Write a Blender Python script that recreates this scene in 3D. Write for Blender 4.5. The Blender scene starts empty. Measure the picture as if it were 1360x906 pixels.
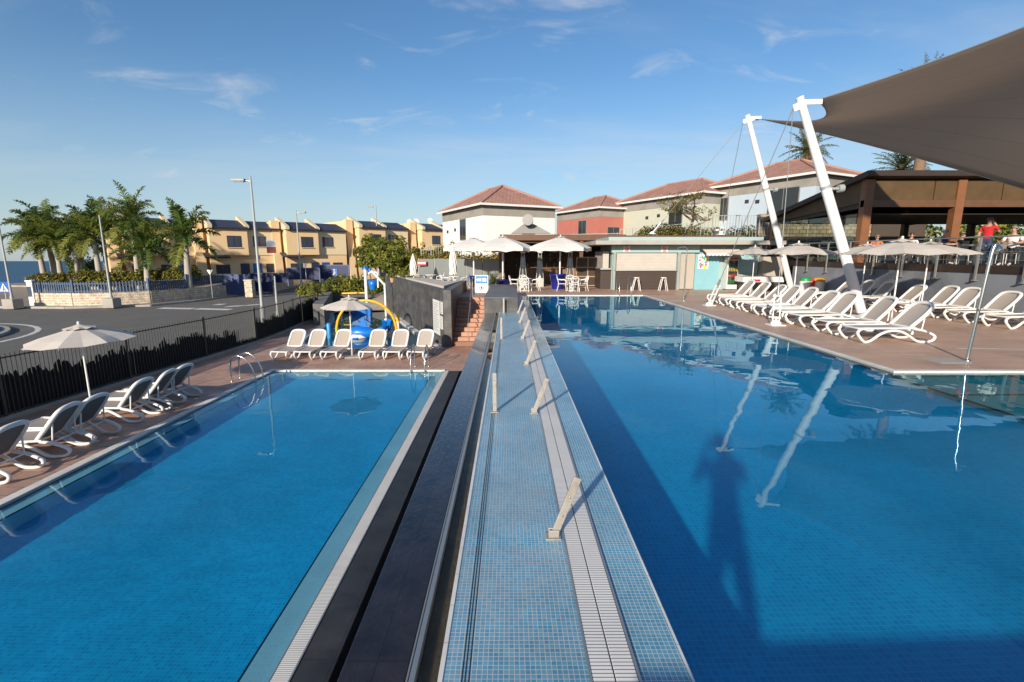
import bpy, bmesh, math, random
from mathutils import Vector, Matrix
from mathutils.geometry import tessellate_polygon
R = math.radians
random.seed(7)
scene = bpy.context.scene
COL = scene.collection
E = 4.1                      # eye height above the lower deck
PITCH = math.atan(115/642.2)
F = 642.2
def ray(px, py):
    u = (px-676)/F; v = (py-453)/F
    c, s = math.cos(PITCH), math.sin(PITCH)
    return Vector((u, c - v*s, -s - v*c))
def G(px, py, z=0.0):        # point of the level z seen there (a surveying aid)
    d = ray(px, py); t = (z-E)/d.z
    return Vector((d.x*t, d.y*t, z))
def D(px, py, Y):            # point at the distance Y seen there
    d = ray(px, py); t = Y/d.y
    return Vector((d.x*t, Y, E+d.z*t))

# ------------------------------------------------------------------ mesh builder
class MB:
    def __init__(s): s.v=[]; s.f=[]; s.m=[]; s.s=[]
    def add(s, vs, fs, m=0, smooth=False):
        o=len(s.v); s.v += [tuple(v) for v in vs]
        for f in fs: s.f.append([i+o for i in f]); s.m.append(m); s.s.append(smooth)
        return s
    def box(s, x0,x1,y0,y1,z0,z1, m=0, M=None):
        vs=[Vector((x,y,z)) for z in (z0,z1) for y in (y0,y1) for x in (x0,x1)]
        if M is not None: vs=[M@v for v in vs]
        return s.add(vs, [(0,2,3,1),(4,5,7,6),(0,1,5,4),(2,6,7,3),(0,4,6,2),(1,3,7,5)], m)
    def cbox(s, c, d, m=0, rz=0, rx=0, ry=0):
        M=Matrix.Translation(c)@Matrix.Rotation(rz,4,'Z')@Matrix.Rotation(ry,4,'Y')@Matrix.Rotation(rx,4,'X')
        return s.box(-d[0]/2,d[0]/2,-d[1]/2,d[1]/2,-d[2]/2,d[2]/2,m,M)
    def beam(s, a, b, w, h, m=0):          # rectangular bar from a to b
        a=Vector(a); b=Vector(b); t=(b-a); L=t.length; t.normalize()
        up=Vector((0,0,1)) if abs(t.z)<.95 else Vector((0,1,0))
        x=t.cross(up).normalized(); y=x.cross(t)
        vs=[p+x*i*w/2+y*j*h/2 for p in (a,b) for (i,j) in ((-1,-1),(1,-1),(1,1),(-1,1))]
        return s.add(vs, [(3,2,1,0),(4,5,6,7),(0,1,5,4),(1,2,6,5),(2,3,7,6),(3,0,4,7)], m)
    def tube(s, pts, r, n=8, closed=False, m=0, sx=1.0):
        P=[Vector(p) for p in pts]; k=len(P)
        rr=r if isinstance(r,(list,tuple)) else [r]*k
        T=[]
        for i in range(k):
            a=P[(i-1)%k] if (closed or i>0) else P[i]; b=P[(i+1)%k] if (closed or i<k-1) else P[i]
            T.append((b-a).normalized())
        up=Vector((0,0,1)) if abs(T[0].z)<.9 else Vector((0,1,0))
        N=(up-T[0]*up.dot(T[0])).normalized(); vs=[]
        for i in range(k):
            N=(N-T[i]*N.dot(T[i]))
            if N.length<1e-6: N=T[i].orthogonal()
            N.normalize(); B=T[i].cross(N)
            for j in range(n):
                a=2*math.pi*j/n
                vs.append(P[i]+N*math.cos(a)*rr[i]+B*math.sin(a)*rr[i]*sx)
        fs=[]
        for i in range(k if closed else k-1):
            for j in range(n):
                fs.append((i*n+j, i*n+(j+1)%n, ((i+1)%k)*n+(j+1)%n, ((i+1)%k)*n+j))
        s.add(vs, fs, m, True)
        if not closed:
            s.add(vs[:n],[tuple(reversed(range(n)))],m); s.add(vs[-n:],[tuple(range(n))],m)
        return s
    def lathe(s, prof, n=16, c=(0,0,0), m=0, smooth=True, rot=0, sq=None):
        vs=[]; k=len(prof)
        for r,z in prof:
            for j in range(n):
                a=2*math.pi*j/n+rot
                vs.append((c[0]+r*math.cos(a), c[1]+r*math.sin(a), c[2]+z))
        fs=[(i*n+j, i*n+(j+1)%n, (i+1)*n+(j+1)%n, (i+1)*n+j) for i in range(k-1) for j in range(n)]
        s.add(vs, fs, m, smooth)
        if prof[0][0]>1e-4: s.add(vs[:n],[tuple(reversed(range(n)))],m)
        if prof[-1][0]>1e-4: s.add(vs[-n:],[tuple(range(n))],m)
        return s
    def sheet(s, loops, z, m=0):           # flat polygon with holes, facing up
        L=[[Vector((p[0],p[1],z)) for p in l] for l in loops]
        vs=[v for l in L for v in l]
        fs=[]
        for t in tessellate_polygon(L):
            a,b,c=(vs[i] for i in t)
            fs.append(t if (b-a).cross(c-a).z>0 else (t[0],t[2],t[1]))
        return s.add(vs, fs, m)
    def prism(s, poly, z0, z1, m=0):
        area=sum(poly[i][0]*poly[(i+1)%len(poly)][1]-poly[(i+1)%len(poly)][0]*poly[i][1] for i in range(len(poly)))
        if area<0: poly=list(reversed(poly))
        n=len(poly)
        s.sheet([poly], z1, m)
        vs=[(p[0],p[1],z0) for p in poly]+[(p[0],p[1],z1) for p in poly]
        return s.add(vs, [(i,(i+1)%n,n+(i+1)%n,n+i) for i in range(n)], m)
    def slab(s, poly3, thick, m=0):        # planar 3D polygon given thickness along its normal
        P=[Vector(p) for p in poly3]; n=(P[1]-P[0]).cross(P[2]-P[0]).normalized()*thick; k=len(P)
        vs=P+[p-n for p in P]
        return s.add(vs, [tuple(range(k)), tuple(reversed(range(k,2*k)))]+[(i,k+i,k+(i+1)%k,(i+1)%k) for i in range(k)], m)
    def build(s, name, mats, parent=None, bevel=0, loc=None):
        me=bpy.data.meshes.new(name); me.from_pydata(s.v, [], s.f)
        if not isinstance(mats,(list,tuple)): mats=[mats]
        for q in mats: me.materials.append(q)
        me.polygons.foreach_set('material_index', s.m); me.polygons.foreach_set('use_smooth', s.s); me.update()
        o=bpy.data.objects.new(name, me); COL.objects.link(o)
        if parent is not None: o.parent=parent
        if loc is not None: o.location=loc
        if bevel:
            b=o.modifiers.new('edge','BEVEL'); b.width=bevel; b.segments=2; b.limit_method='ANGLE'; b.angle_limit=R(40)
        return o

def tag(o, label=None, cat=None, group=None, kind=None):
    if label: o['label']=label
    if cat: o['category']=cat
    if group: o['group']=group
    if kind: o['kind']=kind
    return o
def thing(name, label, cat, loc=(0,0,0), rz=0, group=None):
    o=bpy.data.objects.new(name, None); COL.objects.link(o); o.empty_display_size=.2
    o.location=loc; o.rotation_euler=(0,0,rz)
    return tag(o, label, cat, group)
KIDS={}
def dup(o, loc=None, rz=None, label=None, group=None, scale=None):
    def cp(src, par):
        c=src.copy(); COL.objects.link(c)
        if par is not None: c.parent=par
        for ch in [k for k in src.children]: cp(ch, c)
        return c
    r=cp(o, None)
    if loc is not None: r.location=loc
    if rz is not None: r.rotation_euler=(0,0,rz)
    if label: r['label']=label
    if group: r['group']=group
    if scale: r.scale=scale if isinstance(scale,(tuple,list)) else (scale,)*3
    return r
def struct(name, mb, mats, **k):
    return tag(mb.build(name, mats, **k), kind='structure')
ORD=['first','second','third','fourth','fifth','sixth','seventh','eighth','ninth','tenth']

# ------------------------------------------------------------------ materials
def _new(name):
    m=bpy.data.materials.new(name); m.use_nodes=True
    nt=m.node_tree; b=nt.nodes['Principled BSDF']
    return m, nt, b
def N(nt, t, **k):
    n=nt.nodes.new(t)
    for a,v in k.items(): setattr(n,a,v)
    return n
def c4(c): return (c[0],c[1],c[2],1)
def mat(name, col, rough=.6, var=.12, scale=3.0, metal=0, bump=0, bscale=40, spec=.5, grime=None, gscale=.6):
    m,nt,b=_new(name)
    tc=N(nt,'ShaderNodeTexCoord')
    nz=N(nt,'ShaderNodeTexNoise'); nz.inputs['Scale'].default_value=scale; nz.inputs['Detail'].default_value=6
    nt.links.new(tc.outputs['Object'], nz.inputs['Vector'])
    mx=N(nt,'ShaderNodeMix', data_type='RGBA')
    mx.inputs['A'].default_value=c4([x*(1-var) for x in col]); mx.inputs['B'].default_value=c4([min(1,x*(1+var)) for x in col])
    nt.links.new(nz.outputs['Fac'], mx.inputs['Factor'])
    out=mx.outputs['Result']
    if grime:
        g=N(nt,'ShaderNodeTexNoise'); g.inputs['Scale'].default_value=gscale; g.inputs['Detail'].default_value=8; g.inputs['Roughness'].default_value=.65
        nt.links.new(tc.outputs['Object'], g.inputs['Vector'])
        rp=N(nt,'ShaderNodeValToRGB'); rp.color_ramp.elements[0].position=.5; rp.color_ramp.elements[1].position=.75
        nt.links.new(g.outputs['Fac'], rp.inputs['Fac'])
        m2=N(nt,'ShaderNodeMix', data_type='RGBA'); m2.inputs['B'].default_value=c4(grime)
        nt.links.new(rp.outputs['Color'], m2.inputs['Factor']); nt.links.new(out, m2.inputs['A']); out=m2.outputs['Result']
    nt.links.new(out, b.inputs['Base Color'])
    b.inputs['Roughness'].default_value=rough; b.inputs['Metallic'].default_value=metal
    b.inputs['Specular IOR Level'].default_value=spec
    if bump:
        n2=N(nt,'ShaderNodeTexNoise'); n2.inputs['Scale'].default_value=bscale; n2.inputs['Detail'].default_value=5
        nt.links.new(tc.outputs['Object'], n2.inputs['Vector'])
        bp=N(nt,'ShaderNodeBump'); bp.inputs['Strength'].default_value=bump; bp.inputs['Distance'].default_value=.02
        nt.links.new(n2.outputs['Fac'], bp.inputs['Height']); nt.links.new(bp.outputs['Normal'], b.inputs['Normal'])
    return m
def brick(name, c1, c2, mortar, bw, rh, ms=.004, rough=.5, offset=.5, coords='xy', var=.25, vscale=1.5, bump=.3, spec=.5, rz=0, stain=None):
    m,nt,b=_new(name)
    tc=N(nt,'ShaderNodeTexCoord'); vec=tc.outputs['Object']
    if coords!='xy':
        sp=N(nt,'ShaderNodeSeparateXYZ'); nt.links.new(vec, sp.inputs[0])
        cb=N(nt,'ShaderNodeCombineXYZ')
        if coords=='yx':
            nt.links.new(sp.outputs['Y'],cb.inputs['X']); nt.links.new(sp.outputs['X'],cb.inputs['Y'])
        else:                                      # walls: along the wall, and up
            ad=N(nt,'ShaderNodeMath',operation='ADD'); nt.links.new(sp.outputs['X'],ad.inputs[0]); nt.links.new(sp.outputs['Y'],ad.inputs[1])
            nt.links.new(ad.outputs[0],cb.inputs['X']); nt.links.new(sp.outputs['Z'],cb.inputs['Y'])
        vec=cb.outputs[0]
    if rz:
        mp=N(nt,'ShaderNodeMapping'); mp.inputs['Rotation'].default_value=(0,0,rz); nt.links.new(vec,mp.inputs['Vector']); vec=mp.outputs[0]
    br=N(nt,'ShaderNodeTexBrick'); br.offset=offset
    nt.links.new(vec, br.inputs['Vector'])
    br.inputs['Color1'].default_value=c4(c1); br.inputs['Color2'].default_value=c4(c2); br.inputs['Mortar'].default_value=c4(mortar)
    br.inputs['Scale'].default_value=1; br.inputs['Brick Width'].default_value=bw; br.inputs['Row Height'].default_value=rh
    br.inputs['Mortar Size'].default_value=ms; br.inputs['Mortar Smooth'].default_value=.15; br.inputs['Bias'].default_value=0
    nz=N(nt,'ShaderNodeTexNoise'); nz.inputs['Scale'].default_value=vscale; nz.inputs['Detail'].default_value=7; nz.inputs['Roughness'].default_value=.62
    nt.links.new(tc.outputs['Object'], nz.inputs['Vector'])
    mr=N(nt,'ShaderNodeMapRange'); mr.inputs['From Min'].default_value=.3; mr.inputs['From Max'].default_value=.7
    mr.inputs['To Min'].default_value=1-var; mr.inputs['To Max'].default_value=1+var
    nt.links.new(nz.outputs['Fac'], mr.inputs['Value'])
    mx=N(nt,'ShaderNodeMix', data_type='RGBA', blend_type='MULTIPLY'); mx.inputs['Factor'].default_value=1
    nt.links.new(br.outputs['Color'], mx.inputs['A']); nt.links.new(mr.outputs['Result'], mx.inputs['B'])
    out=mx.outputs['Result']
    if stain:
        g=N(nt,'ShaderNodeTexNoise'); g.inputs['Scale'].default_value=.8; g.inputs['Detail'].default_value=9; g.inputs['Roughness'].default_value=.7
        nt.links.new(tc.outputs['Object'], g.inputs['Vector'])
        rp=N(nt,'ShaderNodeValToRGB'); rp.color_ramp.elements[0].position=.52; rp.color_ramp.elements[1].position=.72
        nt.links.new(g.outputs['Fac'], rp.inputs['Fac'])
        m2=N(nt,'ShaderNodeMix', data_type='RGBA'); m2.inputs['B'].default_value=c4(stain)
        ml=N(nt,'ShaderNodeMath',operation='MULTIPLY'); ml.inputs[1].default_value=.55
        nt.links.new(rp.outputs['Color'], ml.inputs[0]); nt.links.new(ml.outputs[0], m2.inputs['Factor'])
        nt.links.new(out, m2.inputs['A']); out=m2.outputs['Result']
    nt.links.new(out, b.inputs['Base Color'])
    b.inputs['Roughness'].default_value=rough; b.inputs['Specular IOR Level'].default_value=spec
    if bump:
        bp=N(nt,'ShaderNodeBump'); bp.inputs['Strength'].default_value=bump; bp.inputs['Distance'].default_value=.004; bp.invert=True
        nt.links.new(br.outputs['Fac'], bp.inputs['Height']); nt.links.new(bp.outputs['Normal'], b.inputs['Normal'])
    return m
def stripes(name, c1, c2, period, duty=.8, axis='Y', rough=.5, metal=0, bump=.5):
    m,nt,b=_new(name)
    tc=N(nt,'ShaderNodeTexCoord'); sp=N(nt,'ShaderNodeSeparateXYZ'); nt.links.new(tc.outputs['Object'], sp.inputs[0])
    d=N(nt,'ShaderNodeMath',operation='DIVIDE'); d.inputs[1].default_value=period; nt.links.new(sp.outputs[axis], d.inputs[0])
    fr=N(nt,'ShaderNodeMath',operation='FRACT'); nt.links.new(d.outputs[0], fr.inputs[0])
    lt=N(nt,'ShaderNodeMath',operation='LESS_THAN'); lt.inputs[1].default_value=duty; nt.links.new(fr.outputs[0], lt.inputs[0])
    mx=N(nt,'ShaderNodeMix', data_type='RGBA'); mx.inputs['A'].default_value=c4(c2)
    nz=N(nt,'ShaderNodeTexNoise'); nz.inputs['Scale'].default_value=2.2; nz.inputs['Detail'].default_value=6; nt.links.new(tc.outputs['Object'], nz.inputs['Vector'])
    mv=N(nt,'ShaderNodeMix', data_type='RGBA'); mv.inputs['A'].default_value=c4([x*.82 for x in c1]); mv.inputs['B'].default_value=c4([min(1,x*1.1) for x in c1])
    nt.links.new(nz.outputs['Fac'], mv.inputs['Factor']); nt.links.new(mv.outputs['Result'], mx.inputs['B'])
    nt.links.new(lt.outputs[0], mx.inputs['Factor']); nt.links.new(mx.outputs['Result'], b.inputs['Base Color'])
    b.inputs['Roughness'].default_value=rough; b.inputs['Metallic'].default_value=metal
    if bump:
        bp=N(nt,'ShaderNodeBump'); bp.inputs['Strength'].default_value=bump; bp.inputs['Distance'].default_value=.006
        nt.links.new(lt.outputs[0], bp.inputs['Height']); nt.links.new(bp.outputs['Normal'], b.inputs['Normal'])
    return m
def water(name, tint, rough=0.0):
    m=bpy.data.materials.new(name); m.use_nodes=True; nt=m.node_tree; nt.nodes.clear()
    out=N(nt,'ShaderNodeOutputMaterial'); gl=N(nt,'ShaderNodeBsdfGlass'); gl.inputs['IOR'].default_value=1.333; gl.inputs['Roughness'].default_value=rough
    gl.inputs['Color'].default_value=c4(tint); nt.links.new(gl.outputs[0], out.inputs['Surface'])
    return m
from mathutils import noise as _noise
def water_sheet(name, rects, z, m, amp=.0008, wl=.15, step=.075):
    """water surface with small real waves"""
    b=MB()
    for x0,x1,y0,y1 in rects:
        nx=max(2,int((x1-x0)/step)); ny=max(2,int((y1-y0)/step))
        vs=[]
        for j in range(ny+1):
            for i in range(nx+1):
                x=x0+(x1-x0)*i/nx; y=y0+(y1-y0)*j/ny
                p=Vector((x/wl,y/wl,.3)); q=Vector((x/(wl*3.1)+7,y/(wl*2.4),2.3))
                w=_noise.noise(p)*.8+_noise.noise(q)*1.1
                vs.append((x,y,z+amp*w))
        b.add(vs,[(j*(nx+1)+i,j*(nx+1)+i+1,(j+1)*(nx+1)+i+1,(j+1)*(nx+1)+i) for j in range(ny) for i in range(nx)],0,True)
    o=struct(name,b,m); o.cycles.is_caustics_caster=True
    return o
def glass(name, tint=(.85,.92,.9), fac=.12):
    m=bpy.data.materials.new(name); m.use_nodes=True; nt=m.node_tree; nt.nodes.clear()
    out=N(nt,'ShaderNodeOutputMaterial'); mx=N(nt,'ShaderNodeMixShader'); tr=N(nt,'ShaderNodeBsdfTransparent'); gl=N(nt,'ShaderNodeBsdfGlossy')
    tr.inputs['Color'].default_value=c4(tint); gl.inputs['Roughness'].default_value=.02; mx.inputs[0].default_value=fac
    nt.links.new(tr.outputs[0], mx.inputs[1]); nt.links.new(gl.outputs[0], mx.inputs[2]); nt.links.new(mx.outputs[0], out.inputs['Surface'])
    return m
def leafm(name, col, var=.35):
    m,nt,b=_new(name)
    gi=N(nt,'ShaderNodeNewGeometry'); mx=N(nt,'ShaderNodeMix', data_type='RGBA')
    mx.inputs['A'].default_value=c4([x*(1-var) for x in col]); mx.inputs['B'].default_value=c4([x*(1+var) for x in col])
    nt.links.new(gi.outputs['Random Per Island'], mx.inputs['Factor']); nt.links.new(mx.outputs['Result'], b.inputs['Base Color'])
    b.inputs['Roughness'].default_value=.5
    b.inputs['Specular IOR Level'].default_value=.3
    ts=N(nt,'ShaderNodeBsdfTranslucent'); nt.links.new(mx.outputs['Result'], ts.inputs['Color'])
    ms=N(nt,'ShaderNodeMixShader'); ms.inputs[0].default_value=.38
    out=nt.nodes['Material Output']
    nt.links.new(b.outputs[0], ms.inputs[1]); nt.links.new(ts.outputs[0], ms.inputs[2]); nt.links.new(ms.outputs[0], out.inputs['Surface'])
    return m

W_PLASTIC=mat('white_plastic',(.72,.71,.69),.35,.03,4)
SLING=mat('taupe_sling',(.36,.315,.275),.75,.06,60,bump=.1,bscale=300)
SLING_BACK=mat('grey_sling_back',(.13,.125,.125),.8,.06,60,bump=.1,bscale=300)
CANVAS=mat('cream_canvas',(.54,.495,.445),.85,.05,2,bump=.1,bscale=120)
CANVAS_W=mat('white_canvas',(.66,.635,.595),.85,.04,2,bump=.1,bscale=120)
ALU=mat('white_painted_metal',(.75,.75,.74),.4,.04,3)
CHROME=mat('brushed_steel',(.62,.61,.59),.22,.05,6,metal=1)
STEEL=mat('dull_steel',(.50,.49,.46),.45,.1,12,metal=.85,bump=.1)
POSTM=mat('weathered_post_metal',(.40,.375,.335),.45,.12,14,metal=.35,bump=.1,grime=(.27,.22,.17),gscale=6)
BLACKMETAL=mat('black_painted_metal',(.03,.035,.034),.5,.2,5)
GREYMETAL=mat('grey_painted_metal',(.30,.33,.33),.5,.08,5)
DARKSCREEN=mat('black_windbreak_fabric',(.010,.010,.012),.95,.3,6)
WHITE_TILE=brick('white_coping_tile',(.72,.70,.66),(.66,.64,.60),(.45,.43,.40),.30,.30,.004,.45,0,var=.14,stain=(.50,.46,.40))
LOWER_MOSAIC=brick('blue_pool_mosaic',(.003,.46,.82),(.002,.33,.66),(.02,.52,.84),.05,.05,.004,.4,0,var=.16,vscale=.5,bump=0)
LEDGE_MOSAIC=brick('pale_ledge_mosaic',(.44,.68,.80),(.39,.64,.78),(.48,.70,.80),.05,.05,.004,.4,0,var=.12,vscale=.9,bump=0)
UPPER_MOSAIC=brick('deep_blue_pool_mosaic',(.003,.41,.76),(.002,.32,.66),(.02,.46,.76),.045,.045,.004,.4,0,var=.2,vscale=.35,bump=0)
SHELF_MOSAIC=brick('teal_shelf_mosaic',(.06,.36,.43),(.045,.31,.38),(.1,.4,.45),.05,.05,.004,.4,0,var=.15,vscale=.6,bump=0)
WALK_MOSAIC=brick('pale_blue_walkway_mosaic',(.075,.265,.43),(.145,.355,.49),(.52,.53,.50),.0285,.0285,.0021,.35,0,var=.2,vscale=1.3,bump=.5,stain=(.36,.40,.42))
BAND_MOSAIC=brick('turquoise_edge_mosaic',(.07,.27,.43),(.13,.35,.48),(.52,.54,.52),.0285,.0285,.002,.08,0,var=.18,vscale=1.3,bump=.4)
DECK_RED=brick('brown_quarry_tile',(.50,.31,.23),(.40,.245,.185),(.17,.11,.085),.62,.31,.008,.6,.5,var=.22,vscale=.7,stain=(.34,.215,.165))
DECK_WOOD=brick('wood_look_plank_tile',(.54,.36,.265),(.45,.30,.22),(.20,.14,.105),1.2,.16,.005,.5,.4,var=.2,vscale=.8,stain=(.38,.25,.185),coords='xy')
TERRACOTTA=brick('terracotta_step_tile',(.47,.25,.17),(.40,.21,.145),(.26,.13,.09),.33,.33,.006,.6,0,var=.2,vscale=1.5)
SLATE=brick('dark_slate_block',(.085,.084,.083),(.058,.058,.060),(.03,.03,.03),.60,.30,.004,.55,.5,coords='wall',var=.45,vscale=2.2,bump=.4,stain=(.13,.125,.12))
SLATE_TOP=brick('slate_coping',(.15,.148,.145),(.11,.11,.112),(.03,.03,.03),.6,.4,.004,.45,.5,var=.3,vscale=2)
WALL_GREYBLUE=mat('grey_blue_render',(.225,.245,.285),.85,.07,1.2,bump=.2,bscale=60,grime=(.12,.13,.155),gscale=.5)
CONCRETE=mat('pale_concrete',(.36,.34,.31),.85,.15,2.5,bump=.3,bscale=30,grime=(.25,.235,.21))
ASPHALT=mat('asphalt',(.125,.118,.108),.9,.2,.8,bump=.4,bscale=90,grime=(.16,.152,.14),gscale=.25)
PAVEMENT=brick('concrete_paving',(.27,.235,.20),(.23,.20,.175),(.15,.13,.12),.4,.4,.006,.85,.5,var=.15)
WHITEPAINT=mat('worn_white_road_paint',(.62,.61,.58),.8,.15,6,grime=(.25,.24,.23),gscale=4)
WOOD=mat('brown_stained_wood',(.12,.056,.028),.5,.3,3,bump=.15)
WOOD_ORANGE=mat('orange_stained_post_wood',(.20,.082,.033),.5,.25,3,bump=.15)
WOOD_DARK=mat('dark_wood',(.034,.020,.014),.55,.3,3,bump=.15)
TEAL=mat('pale_teal_paint',(.30,.42,.43),.6,.06,2)
BLUE_TOY=mat('blue_play_plastic',(.005,.16,.60),.35,.08,3)
YELLOW=mat('yellow_play_plastic',(.80,.42,.02),.35,.08,3)
REDP=mat('red_plastic',(.55,.02,.02),.4,.08,3)
GREENP=mat('green_plastic',(.02,.25,.08),.4,.08,3)
ORANGEP=mat('orange_plastic',(.75,.30,.03),.4,.08,3)
COBALT=mat('cobalt_glazed_pot',(.012,.022,.24),.25,.1,3)
# ------------------------------------------------------------------ camera, light, sky
cam=bpy.data.cameras.new('camera'); co=bpy.data.objects.new('camera',cam); COL.objects.link(co)
cam.sensor_width=36; cam.lens=F*36/1360; cam.shift_x=4/1360; cam.clip_start=.05; cam.clip_end=5000
co.location=(0,0,E); co.rotation_euler=(math.pi/2-PITCH,0,0); scene.camera=co
AZ, EL = R(22), R(18.5)                    # the sun stands behind the camera, to its left
sd=Vector((math.sin(AZ)*math.cos(EL), math.cos(AZ)*math.cos(EL), -math.sin(EL)))
sun=bpy.data.lights.new('sun','SUN'); sun.energy=4.7; sun.angle=R(1.2); sun.color=(1,.88,.72)
sun.cycles.is_caustics_light=True
so=bpy.data.objects.new('sun',sun); COL.objects.link(so); so.rotation_euler=sd.to_track_quat('-Z','Y').to_euler()
wd=bpy.data.worlds.new('World'); scene.world=wd; wd.use_nodes=True; nt=wd.node_tree
bg=nt.nodes['Background']; sky=N(nt,'ShaderNodeTexSky'); sky.sky_type='NISHITA'; sky.sun_disc=False
sky.sun_elevation=EL; sky.sun_rotation=math.atan2(-sd.x,-sd.y); sky.altitude=20; sky.air_density=1.0; sky.dust_density=.4; sky.ozone_density=3.0
tc=N(nt,'ShaderNodeTexCoord'); sp=N(nt,'ShaderNodeSeparateXYZ'); nt.links.new(tc.outputs['Generated'],sp.inputs[0])
az=N(nt,'ShaderNodeMath',operation='ADD'); az.inputs[1].default_value=.18; nt.links.new(sp.outputs['Z'],az.inputs[0])
dx=N(nt,'ShaderNodeMath',operation='DIVIDE'); dy=N(nt,'ShaderNodeMath',operation='DIVIDE')
for d_,o_ in ((dx,'X'),(dy,'Y')): nt.links.new(sp.outputs[o_],d_.inputs[0]); nt.links.new(az.outputs[0],d_.inputs[1])
cb=N(nt,'ShaderNodeCombineXYZ'); nt.links.new(dx.outputs[0],cb.inputs['X']); nt.links.new(dy.outputs[0],cb.inputs['Y'])
def cloud(scale, lo, hi, seed, stretch, dist=.4, detail=8):
    mp=N(nt,'ShaderNodeMapping'); mp.inputs['Location'].default_value=seed; mp.inputs['Scale'].default_value=stretch; nt.links.new(cb.outputs[0],mp.inputs['Vector'])
    nz=N(nt,'ShaderNodeTexNoise'); nz.inputs['Scale'].default_value=scale; nz.inputs['Detail'].default_value=detail; nz.inputs['Roughness'].default_value=.58; nz.inputs['Distortion'].default_value=dist
    nt.links.new(mp.outputs[0],nz.inputs['Vector'])
    rp=N(nt,'ShaderNodeMapRange'); rp.interpolation_type='SMOOTHSTEP'; rp.inputs['From Min'].default_value=lo; rp.inputs['From Max'].default_value=hi
    nt.links.new(nz.outputs['Fac'],rp.inputs['Value']); return rp.outputs['Result']
c1=cloud(.9,.42,.86,(3.1,1.7,0),(.55,1.3,1)); c2=cloud(3.2,.54,.86,(7.3,2.2,0),(.8,1.25,1),.9)
a1=N(nt,'ShaderNodeMath',operation='MULTIPLY'); a1.inputs[1].default_value=.5; nt.links.new(c1,a1.inputs[0])
a2=N(nt,'ShaderNodeMath',operation='MULTIPLY'); a2.inputs[1].default_value=.60; nt.links.new(c2,a2.inputs[0])
am=N(nt,'ShaderNodeMath',operation='MAXIMUM'); nt.links.new(a1.outputs[0],am.inputs[0]); nt.links.new(a2.outputs[0],am.inputs[1])
hs=N(nt,'ShaderNodeHueSaturation'); hs.inputs['Saturation'].default_value=1.14; hs.inputs['Hue'].default_value=.5; nt.links.new(sky.outputs[0],hs.inputs['Color'])
mxc=N(nt,'ShaderNodeMix',data_type='RGBA'); mxc.inputs['B'].default_value=(5.6,5.6,5.6,1); nt.links.new(am.outputs[0],mxc.inputs['Factor']); nt.links.new(hs.outputs[0],mxc.inputs['A'])
hz_=N(nt,'ShaderNodeMapRange'); hz_.interpolation_type='SMOOTHSTEP'; hz_.inputs['From Min'].default_value=.34; hz_.inputs['From Max'].default_value=-.02; hz_.inputs['To Max'].default_value=.62; nt.links.new(sp.outputs['Z'],hz_.inputs['Value'])
mxh=N(nt,'ShaderNodeMix',data_type='RGBA'); mxh.inputs['B'].default_value=(3.3,4.15,4.9,1); nt.links.new(hz_.outputs['Result'],mxh.inputs['Factor']); nt.links.new(mxc.outputs['Result'],mxh.inputs['A'])     # pale sea haze low in the sky
nt.links.new(mxh.outputs['Result'],bg.inputs['Color']); bg.inputs['Strength'].default_value=.102
vs=scene.view_settings; vs.view_transform='Standard'; vs.look='None'; vs.exposure=0.45; vs.gamma=1; vs.use_curve_mapping=False
scene.cycles.use_denoising=True
scene.cycles.max_bounces=8; scene.cycles.transparent_max_bounces=16; scene.cycles.caustics_reflective=False; scene.cycles.caustics_refractive=True
try: scene.cycles.denoiser='OPENIMAGEDENOISE'
except Exception: pass

U=E-2.15; WK=1.925; UW=1.912                  # upper deck, walkway top, upper water
# ------------------------------------------------------------------ terrain, sea, road
def sst(a,b,x):
    t=max(0,min(1,(x-a)/(b-a))); return t*t*(3-2*t)
def th(x,y):
    if -12.6<x<60 and y<36.5: return -2.6
    h=-.06+1.0*sst(-27.5,-31,x)*sst(48,58,y)
    if y>=36: h=max(h, -.06+1.9*sst(-12,-9,x)*sst(34,40,y))
    h+=2.2*sst(40,70,y)*sst(-4,10,x)
    h-=26*sst(75,240,y)*sst(60,-20,x)+20*sst(-48,-120,x)*sst(40,110,y)
    return h
xs=[-2500,-1200,-600,-350,-250,-200,-170,-140,-120]+[-100+4*i for i in range(15)]+[-40+1.5*i for i in range(18)]+[-12.62,-12.58]+[-12+2*i for i in range(20)]+[30+6*i for i in range(12)]+[120,200,350,600,1200,2500]
ys=[-800,-300,-120,-60,-30]+[-20+4*i for i in range(14)]+[36.4,36.6]+[38+2*i for i in range(26)]+[92+8*i for i in range(20)]+[270,350,500,800,1300,2000]
b=MB(); nx=len(xs)
b.add([(x,y,th(x,y)) for y in ys for x in xs],[(j*nx+i,j*nx+i+1,(j+1)*nx+i+1,(j+1)*nx+i) for j in range(len(ys)-1) for i in range(nx-1)],0,True)
struct('ground',b,mat('sandy_ground',(.22,.19,.155),.95,.25,.15,grime=(.14,.13,.11),gscale=.08))
b=MB(); b.box(-2500,2500,70,1650,-18.5,-18,0)
struct('sea',b,mat('sea_water',(.035,.10,.17),.55,.15,.01,spec=.3))
b=MB(); b.sheet([[(-80,37.2),(-39.4,37.2),(-34,36.8),(-28.6,38.6),(-27.4,42),(-27.2,46),(-26.9,61),(-25,95),(-16,95),(-12.66,60),(-12.66,-12),(-80,-12)]],.0)
struct('road',b,ASPHALT)
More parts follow.
